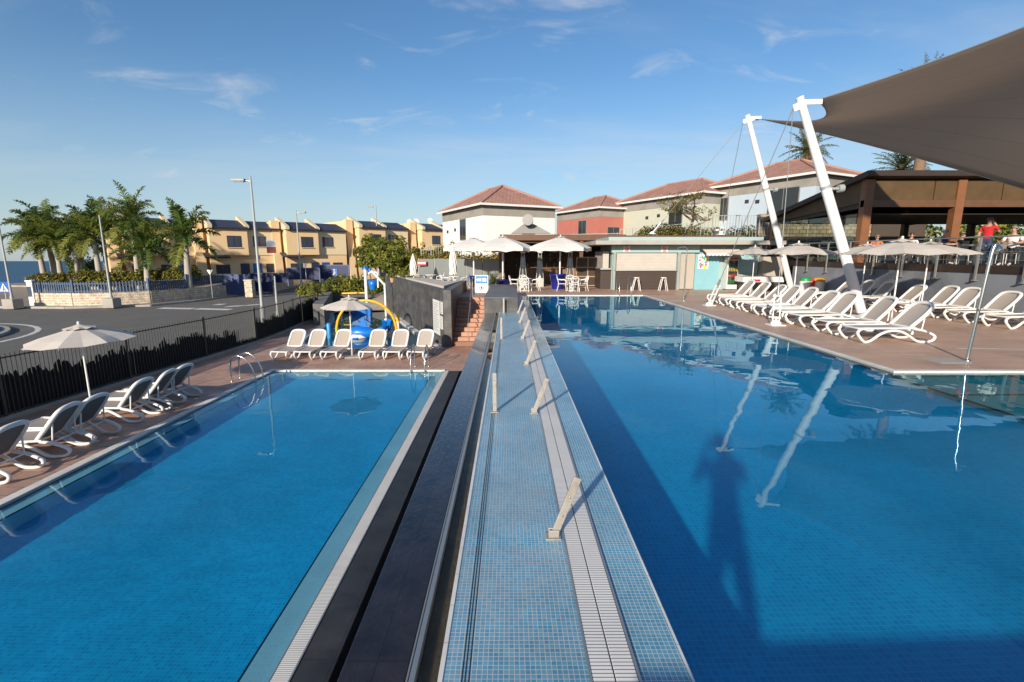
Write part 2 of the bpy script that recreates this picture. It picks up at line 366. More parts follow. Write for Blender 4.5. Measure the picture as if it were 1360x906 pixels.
# far pavement behind the kerb
kerb=[(-46,37.6),(-39.4,37.3),(-34,36.9),(-28.7,38.6),(-27.5,42),(-27.3,46),(-27,61),(-25,95)]
inner=[(-46,42),(-39,42),(-34,41),(-30.4,42),(-30,46),(-30,61),(-28,95)]
b=MB(); b.prism(kerb+inner[::-1],-.06,.13)
struct('pavement',b,PAVEMENT)
b=MB()
for i in range(len(kerb)-1): b.beam((*kerb[i],.075),(*kerb[i+1],.075),.16,.17)
struct('kerb',b,CONCRETE)
b=MB()
for (xa,ya,xb,yb,w_) in ((207,410.2,252,411.0,.45),(256,411.1,302,412.2,.45),(281,405.3,293,405.2,.5),(296,408.2,318,407.0,.5),(322,406.6,342,405.2,.5)):
    p_=G(xa,ya); q_=G(xb,yb); b.sheet([[(p_.x,p_.y),(q_.x,q_.y),(q_.x,q_.y+w_*2),(p_.x,p_.y+w_*2)]],.004)
for i in range(9):
    b.sheet([[(-19.6,52+4*i),(-19.4,52+4*i),(-19.3,54+4*i),(-19.5,54+4*i)]],.004)
n=40
ring=lambda r,c=(-31.5,21.5):[(c[0]+r*math.cos(2*math.pi*i/n),c[1]+r*math.sin(2*math.pi*i/n)) for i in range(n)]
b.sheet([ring(7.5),ring(7.25)[::-1]],.004)
struct('road_markings',b,WHITEPAINT)
b=MB(); b.prism(ring(6.3),-.05,.13,0); b.prism(ring(5.9),.131,.2,1)
struct('roundabout_island',b,[CONCRETE,mat('dry_verge',(.17,.13,.06),.95,.3,2)])

# ------------------------------------------------------------------ lower deck with its pool and the splash pool
PXL,PXR,PY0,PY1=-8.4,-2.35,-6,16.82
sp_near=[G(463,463.5),G(582,463.5)]; 
SPL=[G(x,y) for x,y in ((455,463.5),(583,463.5),(515.5,412.5),(436,412.5),(440,417),(441.5,423),(438,430),(425,437),(405,448),(396,458))]
SPL=[(p.x,p.y) for p in SPL]
b=MB(); b.sheet([[(-12.5,-6),(-12.5,34),(-10,44),(-.9,44),(-.9,PY1+.02),(PXR,PY1+.02),(PXR,PY1+.2),(PXL-.2,PY1+.2),(PXL-.2,-6)],SPL[::-1]],0)
struct('lower_deck',b,DECK_RED)
b=MB(); b.box(PXL-.2,PXL,-6,PY1+.2,-.3,.025); b.box(PXL,PXR+.06,PY1,PY1+.2,-.3,.025)
struct('lower_pool_coping',b,WHITE_TILE,bevel=.01)
b=MB(); FL=-.80
b.box(PXL-.15,PXR+.1,-6.3,PY1+.15,FL-.1,FL,0)
b.box(PXL-.15,PXL,-6,PY1,FL,-.05,0); b.box(PXL,PXR,PY1,PY1+.12,FL,-.05,0); b.box(PXL,PXR,-6.3,-6,FL,-.05,0)
b.box(PXL,PXL+.30,-6,PY1-.31,FL,-.11,1); b.box(PXL,PXR-.335,PY1-.30,PY1-.001,FL,-.20,1)
b.box(PXR-.33,PXR,-6,PY1-.002,FL,-.12,1)
b.box(PXR-.352,PXR-.331,-6,PY1-.3,-.16,-.114,2)
b.box(PXL+.301,PXL+.325,-6,PY1-.33,-.15,-.107,2)
o_b=struct('lower_pool_basin',b,[LOWER_MOSAIC,LEDGE_MOSAIC,mat('black_mosaic_line',(.01,.012,.015),.4)])
water_sheet('lower_pool_water',[(PXL,PXR-.002,-6,PY1)],-.02,water('lower_pool_water',(.72,.94,.99)),.0011,.13)
GRATE=stripes('white_slotted_grate',(.80,.78,.74),(.08,.08,.08),.024,.80,'Y',.45)
def grate(name,x0,x1,y0,y1,z,label,parts=2):
    t=thing(name,label,'drain grate',((x0+x1)/2,y0,z))
    for k in range(parts):
        a=x0+(x1-x0)*k/parts; c=x0+(x1-x0)*(k+1)/parts
        q=MB(); q.box(a-(x0+x1)/2+.004,c-(x0+x1)/2-.004,0,y1-y0,-.03,0)
        q.build('slotted_panel',GRATE,t,bevel=.003)
    q=MB(); q.box(x0-(x0+x1)/2-.012,x0-(x0+x1)/2+.002,0,y1-y0,-.04,.003); q.box(x1-(x0+x1)/2-.002,x1-(x0+x1)/2+.012,0,y1-y0,-.04,.003)
    q.build('grate_frame',STEEL,t)
    return t
grate('overflow_grate',-2.335,-2.15,-5,PY1+.05,.004,'narrow white slotted overflow grate along the right edge of the lower pool',1)
b=MB(); b.box(-2.13,-1.76,-6,PY1+.02,-.6,.0)
struct('black_stone_strip',b,brick('black_stone_slab',(.030,.030,.032),(.022,.022,.024),(.012,.012,.012),1.6,.6,.004,.5,.3,coords='yx',var=.4,vscale=2.5,stain=(.06,.058,.055)),bevel=.008)
b=MB(); b.box(-1.75,-.9,-6,PY1+.02,-.62,-.40)
struct('channel_floor',b,mat('dark_blue_channel',(.01,.03,.08),.5,.2,2))
b=MB(); b.sheet([[(-1.752,-6),(-.9,-6),(-.9,PY1+.02),(-1.752,PY1+.02)]],-.13)
struct('channel_water',b,water('channel_water',(.8,.9,.95)))
# upper dam: slate face, wet ledge, gutter, walkway
XE=18.3
t=thing('slate_dam_wall','long dark slate wall between the two pools with a wet ledge along its top','wall',(0,0,0))
b=MB(); b.box(-.90,-.86,-6,26,-.6,1.86); b.build('slate_face',SLATE,t)
wet,nt2,bs=_new('wet_black_slate')
def wet_slate():
    m=brick('wet_black_slate_slab',(.024,.020,.022),(.016,.013,.016),(.008,.007,.007),1.15,.36,.004,.10,0,coords='yx',var=.6,vscale=4,bump=.25,spec=.5,stain=(.05,.042,.04))
    nt=m.node_tree; bsdf=nt.nodes['Principled BSDF']
    tc=N(nt,'ShaderNodeTexCoord'); mp=N(nt,'ShaderNodeMapping'); mp.inputs['Scale'].default_value=(9,3,1); mp.inputs['Rotation'].default_value=(0,0,.7); nt.links.new(tc.outputs['Object'],mp.inputs['Vector'])
    nz=N(nt,'ShaderNodeTexNoise'); nz.inputs['Scale'].default_value=2.5; nz.inputs['Detail'].default_value=8; nz.inputs['Distortion'].default_value=2; nt.links.new(mp.outputs[0],nz.inputs['Vector'])
    bp=N(nt,'ShaderNodeBump'); bp.inputs['Strength'].default_value=.5; bp.inputs['Distance'].default_value=.012; nt.links.new(nz.outputs['Fac'],bp.inputs['Height'])
    nt.links.new(bp.outputs['Normal'],bsdf.inputs['Normal'])
    bsdf.inputs['Coat Weight'].default_value=.35; bsdf.inputs['Coat Roughness'].default_value=.02
    return m
WET=wet_slate()
b=MB(); b.box(-.90,-.545,-6,XE,1.87,1.905); b.build('ledge_slab',WET,t,bevel=.006)
b=MB(); b.box(-.535,-.525,-6,XE,1.80,1.93); b.box(-.519,-.490,-6,XE,1.80,1.935); b.build('gutter_lip',STEEL,t,bevel=.003)
b=MB(); b.box(-.489,-.372,-6,XE,1.74,1.865,0); b.box(-.545,-.535,-6,XE,1.7,1.9,0); b.build('gutter_bed',mat('silty_gutter',(.12,.095,.07),.6,.5,7,bump=.3,bscale=30,grime=(.20,.165,.12),gscale=5),t)
b=MB(); b.sheet([[(-.488,-6),(-.372,-6),(-.372,XE),(-.488,XE)]],1.875); b.build('gutter_water',water('gutter_water',(.8,.8,.75)),t)
b=MB(); b.box(-.370,-.345,-6,XE,1.6,WK+.006,0); b.box(-.345,.425,-6,XE,1.6,WK,1); b.box(.425,.684,-6,XE,1.6,WK-.05,0)
b.box(.34,.684,XE,26.0,1.6,WK+.01,0)
struct('mosaic_walkway',b,[WHITE_TILE,WALK_MOSAIC])
grate('walkway_grate',.432,.676,-5,XE-.02,WK+.004,'long white slotted drain grate of two strips along the pale blue mosaic walkway')
b=MB()
for x in (-.243,-.226,-.206): b.tube([(x+.004*math.sin(i*1.3),-4+1.6*i,WK+.0026) for i in range(14)],.0026,5)
tag(b.build('guide_wire',BLACKMETAL),'three thin black wires running along the left side of the blue mosaic walkway','wire')
# posts on the walkway
def post_right(): 
    t=thing('barrier_post','','post'); q=MB(); q.box(-.06,.06,-.05,.05,0,.012); q.build('base_plate',POSTM,t,bevel=.003)
    M=Matrix.Rotation(R(20),4,'Y'); q=MB(); q.box(-.03,.03,-.011,.011,.02,.53,0,M); q.build('blade',POSTM,t,bevel=.004)
    q=MB(); q.box(-.036,.045,-.028,-.012,.01,.07); q.box(-.036,.045,.012,.028,.01,.07); q.build('clamp',POSTM,t,bevel=.004)
    q=MB()
    for k in (.2,.36):
        p=M@Vector((.0,0,k)); q.tube([(p.x,-.02,p.z),(p.x,.02,p.z)],.007,6)
    q.build('bolt',CHROME,t); return t
def post_left():
    t=thing('upright_post','','post'); q=MB(); q.box(-.055,.055,-.05,.05,0,.012); q.build('base_plate',POSTM,t,bevel=.003)
    q=MB(); q.box(-.028,.028,-.012,.012,.012,.56); q.build('blade',POSTM,t,bevel=.004)
    q=MB()
    for k in (.12,.28,.46): q.tube([(0,-.018,k),(0,.018,k)],.007,6)
    q.build('bolt',CHROME,t); return t
p0=post_right(); g1='leaning steel posts along the walkway grate'
for i,y in enumerate((3.45,6.45,9.45,12.45,15.5,18.15)):
    lab='leaning steel post beside the walkway grate, '+['nearest, with a rust mark at its foot','second from the near end','third from the near end','fourth from the near end','fifth from the near end','farthest, by the slate block'][i]
    if i==0: p0.location=(.345,y,WK); tag(p0,lab,None,g1)
    else: dup(p0,(.345,y,WK),None,lab,g1)
p1=post_left(); g2='upright steel posts on the left of the walkway'
for i,y in enumerate((6.5,12.45,18.1)):
    lab='short upright steel post on the left of the walkway, '+['the nearest one','the middle one','against the slate block'][i]
    if i==0: p1.location=(-.2,y,WK); tag(p1,lab,None,g2)
    else: dup(p1,(-.2,y,WK),None,lab,g2)
# slate block at the head of the walkway
b=MB(); b.box(-.94,.335,XE,26.2,1.2,2.46,0); b.box(-.96,.35,XE-.02,26.22,2.463,2.50,1)
tag(b.build('slate_block',[SLATE,SLATE_TOP],bevel=.01),'low grey slate planter block at the far end of the blue mosaic walkway','plinth')

# ------------------------------------------------------------------ upper pool
XR=7.2; YB=26.0; YS=8.8; UF=1.30
b=MB()
b.box(.5,30,-6.4,YB+.3,UF-.15,UF,0)
b.box(.684,.952,-6,YB,UF,WK-.0085,1)                  # sloping mosaic shoulder under a film of water
b.box(.952,.966,-6,YB,UF,WK-.006,2)
b.box(XR,XR+.12,YS,YB,UF,UW-.01,0); b.box(.684,XR+.1,YB,YB+.12,UF,UW-.01,0); b.box(.6,30,-6.4,-6,UF,UW-.01,0)
b.box(XR,30,-6,YS,UF-.1,1.62,3); b.box(XR+.1,30,YS,YS+.12,UF,UW-.01,3)
for x in (XR+.004,XR+2.2): b.box(x-.03,x+.03,-6,YS,1.6,1.626,4)
for y in (7.6,6.0,3.6): b.box(XR,30,y-.03,y+.03,1.6,1.6255,4)
o_c=struct('upper_pool_basin',b,[UPPER_MOSAIC,BAND_MOSAIC,WHITE_TILE,SHELF_MOSAIC,mat('black_edge_tile',(.012,.016,.022),.4)])
water_sheet('upper_pool_water',[(.968,XR,-6,YS),(.968,XR,YS,YB),(XR,30,-6,YS)],UW,water('upper_pool_water',(.70,.93,.98)))
b=MB(); b.box(XR,XR+.13,YS,YB+.13,1.6,U+.004); b.box(XR+.13,30,YS,YS+.13,1.6,U+.004); b.box(.35,XR,YB,YB+.13,1.6,U+.004)
struct('upper_pool_coping',b,WHITE_TILE,bevel=.01)
b=MB()
b.sheet([[(XR+.13,YS+.13),(30,YS+.13),(30,45),(-9.6,45),(-9.6,36.8),(-2.9,28.2),(-2.9,24.6),(-.95,24.6),(-.95,26.13),(XR+.13,26.13)]],U)
struct('upper_deck',b,DECK_WOOD)
b=MB(); b.sheet([[(-2.86,24.7),(-.96,24.7),(-.96,26.2),(9,26.2),(9,29.8),(-2.86,29.8)]],U+.004)
struct('bar_forecourt',b,DECK_RED)
b=MB(); b.sheet([[(10.4,11.0),(30,9.2),(30,9.28),(10.4,11.08)]],U+.004); b.sheet([[(7.5,26.2),(12.6,26.2),(12.6,26.28),(7.5,26.28)]],U+.004)
struct('deck_drain_line',b,WHITE_TILE)
def light_ring(x,y,z,axis):
    t=thing('pool_light','','pool light',(x,y,z)); q=MB()
    ring=[(math.cos(2*math.pi*i/20)*.14,math.sin(2*math.pi*i/20)*.14) for i in range(20)]
    q.tube([(-.01,a,c) if axis=='x' else (a,-.01,c) for a,c in ring],.018,6,True); q.build('trim_ring',WHITE_TILE,t)
    q=MB(); q.sheet([[(a*.9,c*.9) for a,c in ring]],0); 
    q.v=[(-.008,a,c) if axis=='x' else (a,-.008,c) for a,c,_ in q.v]; q.build('lens',mat('pale_lens',(.35,.5,.55),.2),t); return t
for i,(x,y,z,ax) in enumerate(((XR,14.2,1.6,'x'),(XR,20.5,1.6,'x'))):
    tag(light_ring(x-.01,y,z,ax),'round underwater light in the right wall of the upper pool, '+('nearer one' if i==0 else 'farther one'),None,'pool lights')
for i,(px,py) in enumerate(((441,523.5),(499,524.5))):
    p=G(px,py,FL); q=MB(); q.box(-.3,.3,-.22,.22,0,.02,0); q.box(-.24,.24,-.16,.16,.021,.026,1)
    tag(q.build('floor_drain',[WHITE_TILE,mat('drain_slots',(.05,.12,.2),.5)],loc=(p.x,p.y,FL)),'rectangular white drain on the floor of the lower pool, '+('left one' if i==0 else 'right one'),'drain','lower pool drains')
# stairs
t=thing('terracotta_staircase','flight of terracotta tiled steps climbing between the slate walls','stairs',(-1.92,21.6,0))
n=11; 
for k in range(n):
    z1=U*(k+1)/n; y0=.3*k
    q=MB(); q.box(-.94,.96,y0,.3*n+.02 if k==n-1 else y0+.62,z1-U/n if k else 0,z1,0)
    q.build('step',TERRACOTTA,t,bevel=.008)
q=MB()
for k in range(n):
    for x in (-.5,.45): q.tube([(x,.3*k-.004,U*(k+.5)/n),(x,.3*k+.01,U*(k+.5)/n)],.025,8)
q.build('step_light',BLACKMETAL,t)
t2=thing('stair_handrail','thin steel handrail on posts down the middle of the terracotta steps','handrail',(-1.86,21.6,0))
q=MB(); q.tube([(0,.1,1.0),(0,.25,1.05),(0,3.2,U+.95),(0,3.7,U+.98),(0,3.75,U+.9)],.022,8); q.build('rail',STEEL,t2)
for (y,z) in ((.25,.18),(1.75,1.06),(3.3,U)):
    q=MB(); q.tube([(0,y,z),(0,y,1.05+(U-.1)*(y-.25)/2.95)],.018,8); q.build('post',STEEL,t2)
b=MB(); b.sheet([[(-2.9,20.6),(-1.8,20.0),(-.92,20.0),(-.92,21.62),(-2.9,21.62)]],.008)
struct('stair_landing',b,TERRACOTTA)
# raised platform behind the camera and the photographer on it (their shadows lie in the pool)
b=MB(); b.box(-1.3,14,-7.6,-.31,-1,2.46,0); b.box(-1.3,14,-7.6,-.49,2.463,2.5,1); b.box(-.3,14,-.487,-.31,2.463,2.79,0); b.box(-.33,14.03,-.51,-.29,2.793,2.83,1)
tag(b.build('viewing_platform',[SLATE,SLATE_TOP]),'raised slate platform behind the viewpoint whose straight shadow lies across the near pool floor','platform')

for o_ in (o_b,o_c): o_.cycles.is_caustics_receiver=True
# ------------------------------------------------------------------ sun loungers
# local frame: x along the lounger, 0 at the foot end, 1.9 at the head end; y across
def arc(pts, n=5):                      # smooth a polyline (Catmull-Rom)
    P=[Vector(p) for p in pts]; out=[]
    for i in range(len(P)-1):
        a=P[max(0,i-1)]; b_=P[i]; c=P[i+1]; d=P[min(len(P)-1,i+2)]
        for k in range(n):
            t=k/n; out.append(.5*((2*b_)+(c-a)*t+(2*a-5*b_+4*c-d)*t*t+(3*b_-a-3*c+d)*t**3))
    out.append(P[-1]); return out
def make_lounger(ang=50, back=SLING, seat=SLING):
    t=thing('sun_lounger','','sun lounger')
    for s in (-1,1):
        y=.315*s; q=MB()
        path=arc([(.30,y,.345),(.10,y,.345),(.0,y,.31),(-.035,y,.235),(.02,y,.14),(.12,y,.035),(.19,y,.022),(.30,y,.07),(.48,y,.21),(.68,y,.285),(.92,y,.275),(1.12,y,.175),(1.32,y,.045),(1.50,y,.022),(1.66,y,.05),(1.72,y,.13),(1.66,y,.20),(1.45,y,.29),(1.22,y,.335)],5)
        q.tube(path,.031,8,sx=1.25); q.build('side_frame',W_PLASTIC,t)
    a=R(ang); px=1.16
    q=MB()
    rim=[(.02,-.29,.345),(.0,-.2,.342),(.0,.2,.342),(.02,.29,.345),(.10,.325,.352),(px+.1,.325,.352)]
    q.tube(arc(rim,4),.024,8); q.tube([(.10,-.325,.352),(px+.1,-.325,.352)],.024,8); q.tube(arc([(.02,-.29,.345),(.10,-.325,.352)],2),.024,8)
    q.tube([(px,-.32,.35),(px,.32,.35)],.02,8); q.build('seat_frame',W_PLASTIC,t)
    q=MB(); k=8
    vs=[(.01+(px-.02)*i/k, yy, .356-.018*math.sin(math.pi*i/k)-(.012 if abs(yy)<.2 else 0)) for i in range(k+1) for yy in (-.31,-.12,.12,.31)]
    q.add(vs,[(i*4+j,i*4+j+1,(i+1)*4+j+1,(i+1)*4+j) for i in range(k) for j in range(3)],0,True)
    vs2=[(x,y,z-.008) for x,y,z in vs]; q.add(vs2,[(i*4+j,(i+1)*4+j,(i+1)*4+j+1,i*4+j+1) for i in range(k) for j in range(3)],0,True)
    q.build('seat_sling',seat,t)
    # backrest: white moulded rim round a sling panel, leaning back from the pivot
    M=Matrix.Translation((px,0,.37))@Matrix.Rotation(-a,4,'Y')
    q=MB(); L=.76
    prof=arc([(0,-.29,0),(.35,-.305,.0),(.60,-.295,.012),(.70,-.25,.018),(.745,-.14,.022),(.755,0,.023),(.745,.14,.022),(.70,.25,.018),(.60,.295,.012),(.35,.305,.0),(0,.29,0)],4)
    q.tube([M@p for p in prof],.043,8,sx=1.1); q.tube([M@Vector((.0,-.29,0)),M@Vector((.0,.29,0))],.026,8)
    bf=q.build('backrest',W_PLASTIC,t)
    q=MB(); vs=[]
    rows=[(.0,.275),(.25,.285),(.5,.283),(.62,.272),(.69,.235),(.725,.14)]
    for x,w in rows:
        for j in range(5):
            yy=-w+2*w*j/4; vs.append(M@Vector((x,yy,-.006-.016*(1-abs(j-2)/2)+x*.02)))
    fs=[(i*5+j,i*5+j+1,(i+1)*5+j+1,(i+1)*5+j) for i in range(len(rows)-1) for j in range(4)]
    q.add(vs,fs,0,True); dn=M.to_3x3()@Vector((0,0,-.009))
    q.add([v+dn for v in vs],[tuple(reversed(f)) for f in fs],1,True); q.build('backrest_sling',[seat,back],bf)
    q=MB()
    for s in (-1,1):
        p=M@Vector((.42,.27*s,-.03)); q.tube([p,(1.42,.29*s,.30)],.016,6)
    q.tube([(1.42,-.30,.30),(1.42,.30,.30)],.016,6); q.build('support_strut',W_PLASTIC,t)
    return t
L0=make_lounger(50,SLING_BACK); LA=make_lounger(50,SLING_BACK); LB=make_lounger(46,SLING_BACK)
def put(proto,first,loc,rz,label,group):
    if first: proto.location=loc; proto.rotation_euler=(0,0,rz); tag(proto,label,None,group); return proto
    return dup(proto,loc,rz,label,group)
rng=random.Random(3)
# six by the splash pool, feet towards the lower pool
g='loungers between the lower pool and the splash pool'
for i,px in enumerate((371,402,437,488,520,552)):
    p=G(px,479,0); lab='taupe lounger in the row of six before the splash pool, '+['leftmost','second from left','just left of the parasol','just right of the parasol','second from right','rightmost, behind a ladder'][i]
    put(L0,i==0,(p.x,p.y,.003),math.pi/2+R(rng.uniform(-4,4)-4),lab,g)
# left row, backs towards the pool
g='loungers along the black fence'
for i,(px,py) in enumerate(((224,519),(190,527),(148,541),(82,563),(28,587),(-48,620))):
    lab='lounger seen from behind along the black fence, '+['farthest of six','second from the far end','third from the far end','third from the near end','second from the near end','nearest, cut off by the picture edge'][i]
    x=0
    dup(L0,(-10.83,(13.45,12.57,11.8,10.4,9.5,8.47)[i],.003),R(rng.uniform(-5,5)+1),lab,g,1.05)
# right deck, front row
g='front row of loungers on the upper deck'
ys=[12.05,13.25,14.65,15.65,16.95,17.95,19.05,20.3,21.6]
for i,y in enumerate(ys):
    lab=ORD[i]+' lounger from the near end of the front row on the upper deck'+{0:', nearest'}.get(i,'')
    dup(LA if i%3 else LB,(8.55+.06*i+rng.uniform(-.06,.06),y,U+.003),R(rng.uniform(-4,4)+1),lab,g,(1.1,1.06,1.03))
g='back row of loungers against the grey wall'
ys=[14.25,15.5,16.75,17.85,19.1,20.7,21.8,23.0]
for i,y in enumerate(ys):
    lab=ORD[i]+' lounger from the near end of the back row, backrest towards the grey wall'
    dup(LA if i%3!=1 else LB,(14.4+rng.uniform(-.08,.08),y,U+.003),R(rng.uniform(-4,4)),lab,g,(1.1,1.06,1.03))
for o_ in (LA,LB):
    for ch_ in list(o_.children_recursive)+[o_]: bpy.data.objects.remove(ch_)

# ------------------------------------------------------------------ parasols
def make_parasol(rad,h,drop,canvas,tilt=0,base='plate',n=8,pr=.022,skirt=0):
    t=thing('parasol','','parasol'); q=MB(); q.tube([(0,0,.02),(0,0,h-.1)],pr,10); q.build('pole',ALU,t)
    q=MB()
    if base=='plate': q.box(-.32,.32,-.32,.32,0,.06); q.lathe([(.045,.06),(.045,.28),(.03,.29)],12)
    q.build('base',CONCRETE if base=='plate' else ALU,t,bevel=.01)
    T=Matrix.Translation((0,0,h))@Matrix.Rotation(tilt,4,'Y')@Matrix.Translation((0,0,-h))
    q=MB(); ring=[]
    prof=[(.16,h-.06),(rad*.4,h-.06-drop*.30),(rad*.72,h-.06-drop*.62),(rad,h-.06-drop)]
    m=n*4; vs=[]
    for k,(r,z) in enumerate(prof):
        for j in range(m):
            a=2*math.pi*j/m; f=abs(((j/4)%1)-.5)*2           # 1 on a rib, 0 mid-panel
            poly=math.cos(math.pi/n)/math.cos((a%(2*math.pi/n))-math.pi/n)
            vs.append(T@Vector((r*poly*math.cos(a)*(1-.02*(1-f)), r*poly*math.sin(a)*(1-.02*(1-f)), z-.05*(1-f)*(k/3)*(r/1.4))))
    fs=[(k*m+j,k*m+(j+1)%m,(k+1)*m+(j+1)%m,(k+1)*m+j) for k in range(3) for j in range(m)]
    fs=[tuple(reversed(f)) for f in fs]; q.add(vs,fs,0)
    q.add([v-Vector((0,0,.007)) for v in vs],[tuple(reversed(f)) for f in fs],0)
    c=q.build('canopy',canvas,t)
    if skirt:
        q=MB(); e=vs[-m:]; lo=[T@Vector((0,0,0))*0+v-Vector((0,0,skirt*(.75+.25*abs(math.cos(math.pi*j/2))))) for j,v in enumerate(e)]
        q.add(e+lo,[(j,m+j,m+(j+1)%m,(j+1)%m) for j in range(m)],0); o_=q.build('valance',canvas,c); sm=o_.modifiers.new('thickness','SOLIDIFY'); sm.thickness=.006
    q=MB(); vs=[]
    for k,(r,z) in enumerate([(.02,h+.03),(.16,h-.02),(.34,h-.085)]):
        for j in range(n*2): 
            a=math.pi*j/n; vs.append(T@Vector((r*math.cos(a),r*math.sin(a),z+(.03*(j%2) if k==2 else 0))))
    m=n*2; q.add(vs,[(k*m+j,(k+1)*m+j,(k+1)*m+(j+1)%m,k*m+(j+1)%m) for k in range(2) for j in range(m)],0)
    q.build('vent_cap',canvas,c)
    q=MB(); 
    p=T@Vector((0,0,h+.02)); q.lathe([(.02,0),(.035,.03),(.03,.07),(.0,.09)],10,p); q.build('finial',W_PLASTIC,c)
    for j in range(n):
        a=2*math.pi*j/n; q=MB()
        q.tube([T@Vector((.03*math.cos(a),.03*math.sin(a),h-.09)),T@Vector((rad*.97*math.cos(a),rad*.97*math.sin(a),h-.10-drop))],.009,5)
        q.tube([(.02*math.cos(a),.02*math.sin(a),h-drop*1.0-.25),T@Vector((rad*.5*math.cos(a),rad*.5*math.sin(a),h-.10-drop*.42))],.007,5)
        q.build('rib',ALU,t)
    return t
PA=make_parasol(1.2,2.30,.33,CANVAS,tilt=R(-2))
PA.location=(-11.1,12.35,0); PA.rotation_euler=(0,0,R(20)); tag(PA,'open cream parasol among the loungers by the black fence')
PB=make_parasol(1.12,2.42,.33,CANVAS); p=G(468,474); PB.location=(p.x,p.y,0); PB.rotation_euler=(0,0,R(12)); tag(PB,'small cream parasol in front of the splash pool, between two loungers')
PC=make_parasol(1.5,2.58,.34,CANVAS); g='parasols on the upper deck'
for i,(x,y,rz,lab) in enumerate(((11.55,14.5,10,'nearest cream parasol over the front lounger row on the upper deck'),(14.7,17.2,25,'cream parasol by the grey wall just left of the standing man in red'),(15.2,20.9,5,'cream parasol half hidden behind the near white mast'),(11.4,19.4,30,'cream parasol just left of the near white mast, beside the far mast'),(14.0,28.0,15,'farthest cream parasol, in front of the teal kiosk'))):
    put(PC,i==0,(x,y,U),R(rz),lab,g) 
# large bar parasols with valance and pot
PD=make_parasol(2.0,3.25,.62,CANVAS_W,base='none',n=6,pr=.05,skirt=.22); g='large white parasols in front of the bar'
for i,(px,lab) in enumerate(((668,'large white square parasol in the middle of the bar forecourt'),(742,'large white square parasol right of the other two, beside the kiosk'),(630,'large white square parasol left of the other two, partly behind its neighbour'))):
    put(PD,i==0,((px-676)/F*(31+(i==2)*2),30.6+(i==2)*2.2,U),R(22+45),lab,g)
# closed parasols
def closed(loc,h,label):
    t=thing('closed_parasol',label,'parasol',loc); q=MB(); q.tube([(0,0,0),(0,0,h-.05)],.03,8); q.build('pole',ALU,t)
    q=MB(); n=20; prof=[(.03,h),(.10,h-.3),(.17,h*.72),(.20,h*.55),(.16,h*.42),(.20,h*.35)]
    vs=[]
    for k,(r,z) in enumerate(prof):
        for j in range(n): a=2*math.pi*j/n; rr=r*(1+.28*(j%2)*(k>0)); vs.append((rr*math.cos(a+k*.25),rr*math.sin(a+k*.25),z+.05*math.sin(j*2.3)*(k==5)))
    q.add(vs,[(k*n+j,(k+1)*n+j,(k+1)*n+(j+1)%n,k*n+(j+1)%n) for k in range(5) for j in range(n)],0); q.build('folded_canopy',CANVAS_W,t)
    q=MB(); q.lathe([(.30,0),(.30,.07),(.05,.09)],12); q.build('base',CONCRETE,t)
p=D(602,366,29.5); closed((p.x,p.y,U),2.75,'tall folded white parasol at the corner of the slate wall')
p=D(549,357,33); closed((p.x,p.y,U),2.2,'folded beige parasol on the terrace behind the splash pool')

# ------------------------------------------------------------------ fence with torn windbreak
t=thing('metal_fence','black steel picket fence with torn dark windbreak along the road','fence',(0,0,0))
line=[(-13.0,4.0),(-12.85,8.5),(-12.72,11.7),(-12.5,15.5),(-12.15,19.0),(-11.95,22.5),(-12.1,25.8),(-12.5,28.8),(-12.3,31.0)]
def frac(i,j=0): return Vector(line[i])
H=1.62
for i,(x,y) in enumerate(line):
    q=MB(); q.box(x-.035,x+.035,y-.035,y+.035,0,H+.06); q.build('post',BLACKMETAL,t)
for i in range(len(line)-1):
    a=Vector(line[i]); c=Vector(line[i+1]); n=int((c-a).length/.115); q=MB()
    for k in range(1,n):
        p=a.lerp(c,k/n); q.box(p.x-.009,p.x+.009,p.y-.009,p.y+.009,.08,H+.03)
    for z in (.12,H-.07): q.beam((a.x,a.y,z),(c.x,c.y,z),.03,.035)
    q.build('picket_panel',BLACKMETAL,t)
rs=random.Random(11)
for i in range(len(line)-1):
    a=Vector(line[i]); c=Vector(line[i+1]); L=(c-a).length; top=[]; s=0; base={0:1.2,1:1.15,2:1.0,3:.95,4:.75,5:.95,6:1.1,7:1.3}[i]
    off=Vector((-.05,0))
    while s<L:
        w=rs.uniform(.08,.22); h=base+.08+rs.uniform(-.20,.08)
        if i in(4,) and s>L*.55: h*=.35
        top.append((min(s+w*.4,L),h)); top.append((min(s+w,L),h+rs.uniform(-.05,.14))); s+=w
    q=MB(); P=[a+off+(c-a)*(s_/L) for s_,_ in top]; f=[(p.x,p.y,.05) for p in P]; g_=[(p.x,p.y,min(1.52,max(.12,h))) for p,(_,h) in zip(P,top)]
    k=len(P); vs=f+g_+[(x-.006,y,z) for x,y,z in f+g_]
    fs=[(j,j+1,k+j+1,k+j) for j in range(k-1)]+[(2*k+j,3*k+j,3*k+j+1,2*k+j+1) for j in range(k-1)]+[(k+j,k+j+1,3*k+j+1,3*k+j) for j in range(k-1)]
    q.add(vs,fs); q.build('windbreak',DARKSCREEN,t)
q=MB()
for i in range(len(line)-1): q.beam((*line[i],-.0),(*line[i+1],.0),.22,.16)
tag(q.build('fence_kerb',CONCRETE),'low concrete kerb under the black fence','kerb')

